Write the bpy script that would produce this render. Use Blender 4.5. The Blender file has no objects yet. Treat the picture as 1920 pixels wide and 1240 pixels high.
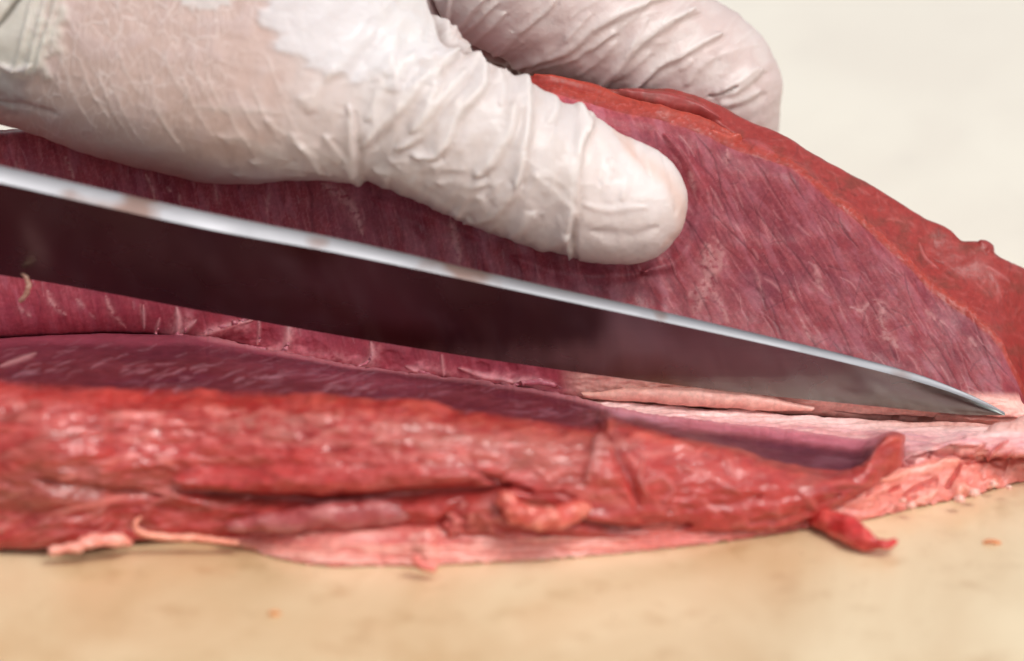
import bpy, math, random
import numpy as np, time
R = math.radians
sc = bpy.context.scene
MM = 0.001

# ------------------------------------------------------------------ camera
PITCH, DIST, FPX = 20.0, 900.0, 8640.0           # degrees, mm, focal length in pixels of a 1920 wide frame
CP, SP = math.cos(R(PITCH)), math.sin(R(PITCH))
CY = -DIST * CP                                  # camera y (mm)
CZ = 332.4                                       # camera height above the board (mm)
cam_d = bpy.data.cameras.new('camera')
cam = bpy.data.objects.new('camera', cam_d)
sc.collection.objects.link(cam)
cam.location = (0, CY * MM, CZ * MM)
cam.rotation_euler = (R(90 - PITCH), 0, 0)
cam_d.sensor_width = 36.0
cam_d.lens = 36.0 * FPX / 1920.0
cam_d.clip_start = 0.05
cam_d.clip_end = 50.0
cam_d.dof.use_dof = True
cam_d.dof.focus_distance = 0.912
cam_d.dof.aperture_fstop = 7.6
cam_d.dof.aperture_blades = 8
sc.camera = cam

# ------------------------------------------------------------------ light
SUN_EL, SUN_AZ = 57.0, 138.0                     # soft veiled daylight, nearly overhead
w = bpy.data.worlds.new("World")
sc.world = w
w.use_nodes = True
nt = w.node_tree
bg = nt.nodes['Background']
sky = nt.nodes.new('ShaderNodeTexSky')
sky.sky_type = 'NISHITA'
sky.sun_disc = False
sky.sun_elevation = R(SUN_EL)
sky.sun_rotation = R(SUN_AZ)
sky.air_density = 1.0
sky.dust_density = 4.0
hs = nt.nodes.new('ShaderNodeHueSaturation')     # veiled, nearly white sky
hs.inputs['Saturation'].default_value = 0.22
nt.links.new(sky.outputs[0], hs.inputs['Color'])
nt.links.new(hs.outputs[0], bg.inputs['Color'])
bg.inputs['Strength'].default_value = 0.135
sl = bpy.data.lights.new('sun', 'SUN')
sl.energy = 1.1
sl.angle = R(22)
sl.color = (1.0, 0.965, 0.92)
sun = bpy.data.objects.new('sun', sl)
sc.collection.objects.link(sun)
_az, _el = R(SUN_AZ), R(SUN_EL)
from mathutils import Vector
sdir = Vector((math.sin(_az) * math.cos(_el), math.cos(_az) * math.cos(_el), math.sin(_el)))
sun.rotation_euler = sdir.to_track_quat('Z', 'Y').to_euler()
sc.view_settings.view_transform = 'Standard'
sc.view_settings.look = 'None'
sc.view_settings.exposure = 0.30
sc.view_settings.gamma = 1.0
sc.cycles.max_bounces = 8
sc.cycles.sample_clamp_indirect = 4.0
ALB = 1.0

# ------------------------------------------------------------------ maths helpers
def W(u, v, y):
    """point (mm) seen at pixel u,v of the photograph whose world depth is y (mm)"""
    u = np.asarray(u, float); v = np.asarray(v, float); y = np.asarray(y, float)
    a = (v - 620.0) / FPX
    dy = CP - a * SP; dz = -SP - a * CP; dx = (u - 960.0) / FPX
    t = (y - CY) / dy
    return np.stack(np.broadcast_arrays(dx * t, y, CZ + dz * t), -1)
def proj(p):
    x, y, z = p[..., 0], p[..., 1] - CY, p[..., 2] - CZ
    d = y * CP - z * SP
    return 960 + FPX * x / d, 620 + FPX * (-(y * SP) - z * CP) / d
def vof(y, z):
    return proj(np.stack(np.broadcast_arrays(np.zeros_like(np.asarray(y, float)), y, z), -1))[1]
def yof(v, z):
    a = (np.asarray(v, float) - 620.0) / FPX
    return CY + (z - CZ) * (CP - a * SP) / (-SP - a * CP)
def lin(c):
    c = np.asarray(c, float) / 255.0
    return np.where(c <= 0.04045, c / 12.92, ((c + 0.055) / 1.055) ** 2.4) * ALB
def sst(a, b, x):
    t = np.clip((x - a) / (b - a), 0, 1)
    return t * t * (3 - 2 * t)
def cubic(x, pts):
    """smooth interpolation through (x, y) pairs"""
    xs = np.array([p[0] for p in pts], float); ys = np.array([p[1] for p in pts], float)
    h = np.diff(xs); d = np.diff(ys) / h
    m = np.zeros_like(xs); m[0] = d[0]; m[-1] = d[-1]
    s = d[:-1] * d[1:] > 0
    w1 = 2 * h[1:] + h[:-1]; w2 = h[1:] + 2 * h[:-1]
    with np.errstate(all='ignore'):
        hm = (w1 + w2) / (w1 / d[:-1] + w2 / d[1:])
    m[1:-1] = np.where(s, hm, 0)
    x = np.clip(np.asarray(x, float), xs[0], xs[-1])
    i = np.clip(np.searchsorted(xs, x, side='right') - 1, 0, len(xs) - 2)
    t = (x - xs[i]) / h[i]
    return ((2*t**3 - 3*t**2 + 1) * ys[i] + (t**3 - 2*t**2 + t) * h[i] * m[i]
            + (-2*t**3 + 3*t**2) * ys[i+1] + (t**3 - t**2) * h[i] * m[i+1])
_rng = np.random.RandomState(7)
_perm = _rng.permutation(4096)
_gr = _rng.rand(4096) * 2 * np.pi
_gx, _gy = np.cos(_gr), np.sin(_gr)
def noise(x, y, seed=0):
    xi = np.floor(x).astype(np.int64); yi = np.floor(y).astype(np.int64)
    xf, yf = x - xi, y - yi
    def g(ix, iy, fx, fy):
        k = _perm[(_perm[(ix + seed * 57) & 4095] + iy) & 4095]
        return _gx[k] * fx + _gy[k] * fy
    sx = xf * xf * xf * (xf * (xf * 6 - 15) + 10); sy = yf * yf * yf * (yf * (yf * 6 - 15) + 10)
    a = g(xi, yi, xf, yf); b = g(xi + 1, yi, xf - 1, yf)
    c = g(xi, yi + 1, xf, yf - 1); d = g(xi + 1, yi + 1, xf - 1, yf - 1)
    return ((a + (b - a) * sx) + ((c + (d - c) * sx) - (a + (b - a) * sx)) * sy) * 1.5
def fbm(x, y, o=4, seed=0, gain=0.5):
    r = 0; a = 1.0; f = 1.0
    for i in range(o):
        r = r + a * noise(x * f, y * f, seed + i * 3); a *= gain; f *= 2.03
    return r
def ridged(x, y, o=3, seed=0):
    r = 0; a = 1.0; f = 1.0
    for i in range(o):
        r = r + a * (1 - np.abs(noise(x * f, y * f, seed + i * 5)) * 2.2); a *= 0.5; f *= 2.0
    return r / 1.75
def rot(u, v, deg):
    """(along, across) a direction deg degrees below the picture's right"""
    c, s = math.cos(R(deg)), math.sin(R(deg))
    return u * c + v * s, -u * s + v * c

class Paint:
    """pigment and relief of a surface, in its own flat map coordinates (u, v)"""
    def __init__(s, u, v, base, warp=4.0, seed=1):
        s.u, s.v = u.ravel(), v.ravel()
        s.c = np.tile(lin(base), (s.u.size, 1)); s.h = np.zeros(s.u.size)
        s.bins = None
        s.wu = s.u + warp * fbm(s.u / 75, s.v / 75, 4, seed, .42); s.wv = s.v + warp * fbm(s.u / 75, s.v / 75, 4, seed + 20, .42)
    def mix(s, m, col):
        m = np.clip(m, 0, 1)[:, None]
        s.c = s.c * (1 - m) + lin(col) * m
    def mixi(s, i, m, col):
        m = np.clip(m, 0, 1)[:, None]
        s.c[i] = s.c[i] * (1 - m) + lin(col) * m
    def near(s, x0, x1, y0, y1):
        if s.bins is None:
            s.bx, s.by = s.wu.min(), s.wv.min(); s.nx = int((s.wu.max() - s.bx) / 24) + 1; s.ny = int((s.wv.max() - s.by) / 24) + 1
            key = ((s.wv - s.by) / 24).astype(int) * s.nx + ((s.wu - s.bx) / 24).astype(int)
            s.order = np.argsort(key, kind='stable'); s.bins = np.searchsorted(key[s.order], np.arange(s.nx * s.ny + 1))
        a, b = max(0, int((x0 - s.bx) // 24)), min(s.nx - 1, int((x1 - s.bx) // 24))
        c, d = max(0, int((y0 - s.by) // 24)), min(s.ny - 1, int((y1 - s.by) // 24))
        if a > b or c > d: return np.zeros(0, int)
        return np.concatenate([s.order[s.bins[r * s.nx + a]:s.bins[r * s.nx + b + 1]] for r in range(c, d + 1)])
    def stroke(s, pts, wd, col=None, a=1.0, h=0.0, taper=True, soft=False, brk=0.0):
        P = np.array(pts, float)
        pad = wd * 3
        i = s.near(P[:, 0].min() - pad, P[:, 0].max() + pad, P[:, 1].min() - pad, P[:, 1].max() + pad)
        if not i.size: return
        if len(P) > 2:                                # round the polyline
            L = np.r_[0, np.cumsum(np.hypot(*np.diff(P, axis=0).T))]
            t = np.linspace(0, L[-1], 4 * len(P))
            P = np.stack([cubic(t, list(zip(L, P[:, 0]))), cubic(t, list(zip(L, P[:, 1])))], 1)
        L = np.r_[0, np.cumsum(np.hypot(*np.diff(P, axis=0).T))]; T = L[-1]
        u, v = s.wu[i], s.wv[i]
        best = np.full(i.size, 1e9); par = np.zeros(i.size)
        for k in range(len(P) - 1):
            a0, b0 = P[k], P[k + 1] - P[k]
            q = np.clip(((u - a0[0]) * b0[0] + (v - a0[1]) * b0[1]) / (b0 @ b0 + 1e-9), 0, 1)
            d = np.hypot(u - a0[0] - q * b0[0], v - a0[1] - q * b0[1])
            m = d < best; best[m] = d[m]; par[m] = ((L[k] + q * (L[k + 1] - L[k])) / T)[m]
        ww = wd * (np.sqrt(np.clip(4 * par * (1 - par), 0.02, 1)) if taper else 1.0)
        f = np.exp(-(best / ww) ** 2 * 1.4)
        if h: s.h[i] += h * f
        if brk: f = f * np.clip(1 - brk + brk * 2.2 * (fbm(s.u[i] / 11, s.v[i] / 11, 3, 77) + .35), 0, 1.2)
        if col is not None: s.mixi(i, a * f, col)
    def blob(s, cu, cv, ru, rv, deg=0, col=None, a=1.0, h=0.0, edge=0.35, rough=0.35):
        x, y = rot(s.u - cu, s.v - cv, deg)
        r = np.hypot(x / ru, y / rv) + rough * fbm(s.u / (0.35 * ru + 6), s.v / (0.35 * rv + 6), 3, 9)
        f = 1 - sst(1 - edge, 1 + edge, r)
        if h: s.h += h * f
        if col is not None: s.mix(a * f, col)
    def scatter(s, n, box, ln, wd, deg, col, a, h=0.0, inside=None, jit=12, seed=0):
        rr = random.Random(seed)
        for _ in range(n):
            for _t in range(20):
                cu, cv = rr.uniform(box[0], box[2]), rr.uniform(box[1], box[3])
                if inside is None or inside(cu, cv): break
            else: continue
            dg = R((deg(cu, cv) if callable(deg) else deg) + rr.gauss(0, jit)); l = rr.uniform(*ln) / 2; b = rr.gauss(0, l * .12)
            c, sn = math.cos(dg), math.sin(dg)
            s.stroke([(cu - l*c, cv - l*sn), (cu - b*sn, cv + b*c), (cu + l*c, cv + l*sn)], rr.uniform(*wd), col, a * rr.uniform(.4, 1), h * rr.uniform(.4, 1))

# ------------------------------------------------------------------ mesh helpers
def link(o, parent=None):
    sc.collection.objects.link(o)
    if parent: o.parent = parent
    return o
def tag(o, label=None, cat=None, group=None, kind=None):
    if label: o['label'] = label
    if cat: o['category'] = cat
    if group: o['group'] = group
    if kind: o['kind'] = kind
    return o
def empty(name, loc):
    o = bpy.data.objects.new(name, None); o.empty_display_size = .01; o.location = loc
    return link(o)
def raw_mesh(name, P, F, mat, parent=None, col=None, uv=None, extra=None, origin=None):
    """P (n,3) in mm, F (m,4) quads or (m,3)"""
    P = np.asarray(P, float).reshape(-1, 3) * MM
    if parent is not None: P = P - np.array(parent.location)
    me = bpy.data.meshes.new(name)
    n, m = len(P), len(F); k = F.shape[1]
    me.vertices.add(n); me.vertices.foreach_set('co', P.astype(np.float32).ravel())
    me.loops.add(m * k); me.loops.foreach_set('vertex_index', F.astype(np.int32).ravel())
    me.polygons.add(m); me.polygons.foreach_set('loop_start', (np.arange(m) * k).astype(np.int32))
    me.polygons.foreach_set('loop_total', np.full(m, k, np.int32))
    me.update(calc_edges=True); me.validate()
    me.polygons.foreach_set('use_smooth', np.ones(len(me.polygons), bool))
    if col is not None:
        a = me.attributes.new('pigment', 'FLOAT_COLOR', 'POINT')
        a.data.foreach_set('color', np.c_[np.clip(col, 0, 1), np.ones(n)].astype(np.float32).ravel())
    if uv is not None:
        a = me.attributes.new('chart', 'FLOAT_VECTOR', 'POINT')
        a.data.foreach_set('vector', np.c_[uv[0].ravel() / 100, uv[1].ravel() / 100, np.zeros(n)].astype(np.float32).ravel())
    for kx, val in (extra or {}).items():
        a = me.attributes.new(kx, 'FLOAT', 'POINT'); a.data.foreach_set('value', val.astype(np.float32).ravel())
    me.materials.append(mat)
    return link(bpy.data.objects.new(name, me), parent)
def grid_faces(nr, nc):
    i = np.arange(nr * nc).reshape(nr, nc)
    return np.stack([i[:-1, :-1], i[:-1, 1:], i[1:, 1:], i[1:, :-1]], -1).reshape(-1, 4)
def grid_normals(P):
    n = np.cross(np.gradient(P, axis=1), np.gradient(P, axis=0))
    n /= np.linalg.norm(n, axis=-1, keepdims=True) + 1e-12
    # point towards the camera side
    return n
def loft(cols, ctrl, rows):
    """cols: u per column; ctrl: list of (v[cols], y[cols]); rows per section. returns U,V,Y grids"""
    Vc = np.array([c[0] + 0 * cols for c in ctrl]); Yc = np.array([c[1] + 0 * cols for c in ctrl])
    Pc = W(cols[None, :], Vc, Yc)[..., 1:]            # (k, cols, 2) y,z
    K = len(ctrl)
    d = np.linalg.norm(np.diff(Pc, axis=0), axis=-1) + 1e-3
    ov, oy = [], []
    D = [np.stack([Vc, Yc], -1)]
    X = D[0]
    m = np.zeros_like(X)
    s = np.diff(X, axis=0) / d[..., None]
    m[0] = s[0]; m[-1] = s[-1]
    m[1:-1] = (s[:-1] * d[1:, :, None] + s[1:] * d[:-1, :, None]) / (d[1:] + d[:-1])[..., None]
    # limit tangents to avoid overshoot
    for k in range(1, K - 1):
        lim = 2.2 * np.minimum(np.abs(s[k-1]), np.abs(s[k])) + 0.35 * np.maximum(np.abs(s[k-1]), np.abs(s[k]))
        m[k] = np.clip(m[k], -lim, lim)
    out = []
    for k in range(K - 1):
        ts = np.linspace(0, 1, rows[k], endpoint=(k == K - 2))[:, None, None]
        hk = d[k][None, :, None]
        out.append((2*ts**3 - 3*ts**2 + 1) * X[k] + (ts**3 - 2*ts**2 + ts) * hk * m[k]
                   + (-2*ts**3 + 3*ts**2) * X[k+1] + (ts**3 - ts**2) * hk * m[k+1])
    O = np.concatenate(out, 0)
    return np.broadcast_to(cols, O.shape[:2]).copy(), O[..., 0], O[..., 1]

# ---- solids from rounded chains (surface nets, then snapped to the exact distance field)
def chain(pts, k=10):
    """pts: (u, v, r_px, y). returns arrays centre (mm), radius (mm) of a smooth tapered tube"""
    p = np.array(pts, float); L = np.arange(len(p), dtype=float)
    t = np.linspace(0, len(p) - 1, (len(p) - 1) * k + 1)
    q = np.stack([cubic(t, list(zip(L, p[:, j]))) for j in range(4)], 1)
    c = W(q[:, 0], q[:, 1], q[:, 3])
    dep = (c[:, 1] - CY) * CP - (c[:, 2] - CZ) * SP
    return c, q[:, 2] * dep / FPX
def sd_chain(P, ch):
    c, r = ch
    best = np.full(len(P), 1e9)
    for i in range(len(c) - 1):
        b = c[i+1] - c[i]
        t = np.clip(((P - c[i]) @ b) / (b @ b + 1e-9), 0, 1)
        d = np.linalg.norm(P - c[i] - t[:, None] * b, axis=1) - (r[i] + t * (r[i+1] - r[i]))
        np.minimum(best, d, out=best)
    return best
def smin(a, b, k):
    h = np.clip(k - np.abs(a - b), 0, None) / k
    return np.minimum(a, b) - h * h * k * 0.25
def solid(sdf, lo, hi, vox, levels=1):
    lo, hi = np.array(lo, float), np.array(hi, float)
    n = np.ceil((hi - lo) / vox).astype(int) + 1
    ax = [lo[i] + vox * np.arange(n[i]) for i in range(3)]
    G = np.stack(np.meshgrid(*ax, indexing='ij'), -1).reshape(-1, 3)
    f = np.concatenate([sdf(G[i:i + 400000]) for i in range(0, len(G), 400000)]).reshape(n)
    s = f < 0
    cs = np.zeros(tuple(n - 1), int); acc = np.zeros(tuple(n - 1) + (3,)); cnt = np.zeros(tuple(n - 1))
    corners = [(i, j, k) for i in (0, 1) for j in (0, 1) for k in (0, 1)]
    sl_ = lambda A, o: A[o[0]:A.shape[0]-1+o[0], o[1]:A.shape[1]-1+o[1], o[2]:A.shape[2]-1+o[2]]
    for a in corners:
        for d in range(3):
            if a[d]: continue
            b = list(a); b[d] = 1; b = tuple(b)
            fa, fb = sl_(f, a), sl_(f, b)
            x = (fa < 0) != (fb < 0)
            with np.errstate(all='ignore'): t = np.where(x, fa / (fa - fb), 0)
            for e in range(3): acc[..., e] += np.where(x, a[e] + (t if e == d else 0), 0)
            cnt += x
    idx = np.full(tuple(n - 1), -1); on = cnt > 0
    idx[on] = np.arange(on.sum())
    cell = np.argwhere(on)
    V = lo + vox * (cell + acc[on] / cnt[on][:, None])
    Fs = []
    for d in range(3):
        e, g = (d + 1) % 3, (d + 2) % 3
        s0 = np.take(s, range(n[d] - 1), d); s1 = np.take(s, range(1, n[d]), d)
        x = np.argwhere(s0 != s1)
        x = x[(x[:, e] > 0) & (x[:, g] > 0) & (x[:, e] < n[e] - 1) & (x[:, g] < n[g] - 1)]
        fl = s0[tuple(x.T)]
        q = []
        for de, dg in ((-1, -1), (0, -1), (0, 0), (-1, 0)):
            y = x.copy(); y[:, e] += de; y[:, g] += dg; q.append(idx[tuple(y.T)])
        q = np.stack(q, 1); q[~fl] = q[~fl][:, ::-1]; Fs.append(q)
    F = np.concatenate(Fs)
    def snap(V, it=2):
        for _ in range(it):
            d0, N = grad(V); V = V - N * d0[:, None]
        return V
    def grad(V, e=.08):
        d0 = sdf(V); N = np.stack([sdf(V + np.eye(3)[i] * e) - d0 for i in range(3)], 1)
        N /= np.linalg.norm(N, axis=1, keepdims=True) + 1e-9
        return d0, N
    V = snap(V); N = None
    for _ in range(levels):                            # split every quad in four
        E = np.sort(np.concatenate([F[:, [0, 1]], F[:, [1, 2]], F[:, [2, 3]], F[:, [3, 0]]]), 1)
        key = E[:, 0] * np.int64(len(V)) + E[:, 1]
        uq, first, inv = np.unique(key, return_index=True, return_inverse=True)
        inv = inv.ravel()
        m = len(F); nV = len(V)
        ev = (V[E[first, 0]] + V[E[first, 1]]) / 2; fv = V[F].mean(1)
        eI = nV + inv.reshape(4, m).T; fI = nV + len(uq) + np.arange(m)
        F = np.concatenate([np.stack([F[:, k], eI[:, k], fI, eI[:, k - 1]], 1) for k in range(4)])
        V = np.concatenate([V, ev, fv]); d0, N = grad(V); V = V - N * d0[:, None]
    return V, F, (grad(V)[1] if N is None else N)

# ------------------------------------------------------------------ materials
def new_mat(name):
    m = bpy.data.materials.new(name); m.use_nodes = True
    return m, m.node_tree, m.node_tree.nodes['Principled BSDF']
def N_(nt, t, **kw):
    n = nt.nodes.new(t)
    for k, v in kw.items():
        if k in n.inputs: n.inputs[k].default_value = v
        else: setattr(n, k, v)
    return n
def attr(nt, name): return N_(nt, 'ShaderNodeAttribute', attribute_name=name)
def flesh(name, rough=.38, sss=.22, bump=.16, scale=900, coat=.25, radius=(1.0, .28, .2), spec=.5):
    m, nt, b = new_mat(name); L = nt.links.new
    a = attr(nt, 'pigment')
    geo = nt.nodes.new('ShaderNodeTexCoord')
    n1 = N_(nt, 'ShaderNodeTexNoise', Scale=scale * 1.0, Detail=5.0, Roughness=.6); L(geo.outputs['Object'], n1.inputs['Vector'])
    n2 = N_(nt, 'ShaderNodeTexNoise', Scale=scale * .22, Detail=4.0, Roughness=.6); L(geo.outputs['Object'], n2.inputs['Vector'])
    r = N_(nt, 'ShaderNodeMapRange'); r.inputs['From Min'].default_value = .3; r.inputs['From Max'].default_value = .7
    r.inputs['To Min'].default_value = .84; r.inputs['To Max'].default_value = 1.16; L(n1.outputs[0], r.inputs[0])
    mx = N_(nt, 'ShaderNodeVectorMath', operation='SCALE'); L(a.outputs['Color'], mx.inputs[0]); L(r.outputs[0], mx.inputs['Scale'])
    L(mx.outputs[0], b.inputs['Base Color'])
    rr = N_(nt, 'ShaderNodeMapRange'); rr.inputs['From Min'].default_value = .3; rr.inputs['From Max'].default_value = .7
    rr.inputs['To Min'].default_value = rough - .12; rr.inputs['To Max'].default_value = rough + .16; L(n2.outputs[0], rr.inputs[0]); L(rr.outputs[0], b.inputs['Roughness'])
    bp = N_(nt, 'ShaderNodeBump', Strength=bump, Distance=.0006); L(n1.outputs[0], bp.inputs['Height'])
    bp2 = N_(nt, 'ShaderNodeBump', Strength=bump * 1.2, Distance=.0012); L(n2.outputs[0], bp2.inputs['Height']); L(bp.outputs[0], bp2.inputs['Normal'])
    L(bp2.outputs[0], b.inputs['Normal'])
    we = attr(nt, 'wet')
    for k_, v_ in (('Specular IOR Level', spec), ('Coat Weight', coat)):
        q = N_(nt, 'ShaderNodeMath', operation='MULTIPLY'); q.inputs[1].default_value = v_; L(we.outputs['Fac'], q.inputs[0]); L(q.outputs[0], b.inputs[k_])
    b.inputs['Subsurface Weight'].default_value = sss; b.inputs['Subsurface Radius'].default_value = radius; b.inputs['Subsurface Scale'].default_value = .0016
    b.inputs['Coat Roughness'].default_value = .09
    L(bp2.outputs[0], b.inputs['Coat Normal'])
    return m
m_lean = flesh('raw_lean_meat', rough=.46, bump=.10, coat=.10)
m_front = flesh('raw_outer_meat', rough=.42, bump=.22, scale=420, coat=.5, spec=.3)
m_fat = flesh('raw_fat', rough=.44, sss=.2, bump=.12, coat=.2, radius=(1, .5, .4))

def glove_mat():
    m, nt, b = new_mat('thin_white_latex'); L = nt.links.new
    a = attr(nt, 'pigment'); ch = attr(nt, 'chart'); cr = attr(nt, 'crackle')
    mp = N_(nt, 'ShaderNodeMapping'); mp.inputs['Rotation'].default_value = (0, 0, R(20)); mp.inputs['Scale'].default_value = (6.4, 2.9, 1)
    nz = N_(nt, 'ShaderNodeTexNoise', Scale=2.0, Detail=3.0); L(ch.outputs['Vector'], nz.inputs['Vector'])
    ad = N_(nt, 'ShaderNodeVectorMath', operation='MULTIPLY_ADD'); ad.inputs[1].default_value = (.10, .10, 0)
    L(nz.outputs['Color'], ad.inputs[0]); L(ch.outputs['Vector'], ad.inputs[2]); L(ad.outputs[0], mp.inputs['Vector'])
    v = N_(nt, 'ShaderNodeTexVoronoi', feature='DISTANCE_TO_EDGE', Scale=1.0); L(mp.outputs[0], v.inputs['Vector'])
    r = N_(nt, 'ShaderNodeMapRange'); r.inputs['From Min'].default_value = .0; r.inputs['From Max'].default_value = .06
    r.inputs['To Min'].default_value = .8; r.inputs['To Max'].default_value = 0; L(v.outputs['Distance'], r.inputs[0])
    n3 = N_(nt, 'ShaderNodeTexNoise', Scale=1.7, Detail=3.0); L(ch.outputs['Vector'], n3.inputs['Vector'])
    r3 = N_(nt, 'ShaderNodeMapRange'); r3.inputs['From Min'].default_value = .3; r3.inputs['From Max'].default_value = .55; L(n3.outputs[0], r3.inputs[0])
    k = N_(nt, 'ShaderNodeMath', operation='MULTIPLY'); L(r.outputs[0], k.inputs[0]); L(cr.outputs['Fac'], k.inputs[1])
    k2 = N_(nt, 'ShaderNodeMath', operation='MULTIPLY'); L(k.outputs[0], k2.inputs[0]); L(r3.outputs[0], k2.inputs[1])
    mx = N_(nt, 'ShaderNodeMix', data_type='RGBA'); L(k2.outputs[0], mx.inputs[0]); L(a.outputs['Color'], mx.inputs[6])
    mx.inputs[7].default_value = tuple(lin((240, 222, 214))) + (1,)
    dk = N_(nt, 'ShaderNodeMix', data_type='RGBA', blend_type='MULTIPLY'); dk.inputs[0].default_value = 1; L(mx.outputs[2], dk.inputs[6]); dk.inputs[7].default_value = (.81, .822, .85, 1)
    L(dk.outputs[2], b.inputs['Base Color'])
    n1 = N_(nt, 'ShaderNodeTexNoise', Scale=14.0, Detail=4.0); L(ch.outputs['Vector'], n1.inputs['Vector'])
    bp = N_(nt, 'ShaderNodeBump', Strength=.18, Distance=.0004); L(n1.outputs[0], bp.inputs['Height'])
    bp2 = N_(nt, 'ShaderNodeBump', Strength=.5, Distance=.0003); L(k2.outputs[0], bp2.inputs['Height']); L(bp.outputs[0], bp2.inputs['Normal'])
    L(bp2.outputs[0], b.inputs['Normal'])
    b.inputs['Roughness'].default_value = .48; b.inputs['Coat Weight'].default_value = .12; b.inputs['Coat Roughness'].default_value = .2
    b.inputs['Subsurface Weight'].default_value = .15; b.inputs['Subsurface Radius'].default_value = (1, .6, .45); b.inputs['Subsurface Scale'].default_value = .0015
    return m
m_glove = glove_mat()

def steel_mat(name, rough, base, smear):
    m, nt, b = new_mat(name); L = nt.links.new
    b.inputs['Metallic'].default_value = 1.0
    tc = nt.nodes.new('ShaderNodeTexCoord')
    n = N_(nt, 'ShaderNodeTexNoise', Scale=60.0, Detail=4.0); L(tc.outputs['Object'], n.inputs['Vector'])
    r = N_(nt, 'ShaderNodeMapRange'); r.inputs['From Min'].default_value = .35; r.inputs['From Max'].default_value = .75
    r.inputs['To Min'].default_value = rough; r.inputs['To Max'].default_value = rough + .12; L(n.outputs[0], r.inputs[0]); L(r.outputs[0], b.inputs['Roughness'])
    gm = N_(nt, 'ShaderNodeMapping'); gm.inputs['Rotation'].default_value = (0, R(-11), 0); gm.inputs['Scale'].default_value = (12, 900, 900); L(tc.outputs['Object'], gm.inputs['Vector'])
    gn = N_(nt, 'ShaderNodeTexNoise', Scale=1.0, Detail=3.0); L(gm.outputs[0], gn.inputs['Vector'])
    gb = N_(nt, 'ShaderNodeBump', Strength=.12, Distance=.0002); L(gn.outputs[0], gb.inputs['Height']); L(gb.outputs[0], b.inputs['Normal'])
    n2 = N_(nt, 'ShaderNodeTexNoise', Scale=smear, Detail=3.0); L(tc.outputs['Object'], n2.inputs['Vector'])
    cr = nt.nodes.new('ShaderNodeValToRGB'); cr.color_ramp.elements[0].position = .57; cr.color_ramp.elements[0].color = tuple(base) + (1,)
    cr.color_ramp.elements[1].position = .68; cr.color_ramp.elements[1].color = (base[0] * .72, base[1] * .5, base[2] * .42, 1)
    L(n2.outputs[0], cr.inputs[0]); L(cr.outputs[0], b.inputs['Base Color'])
    return m
m_blade = steel_mat('polished_blade_steel', .21, (.20, .222, .208), 25)
m_spine = steel_mat('bright_spine_steel', .5, (.27, .27, .285), 60)

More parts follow.
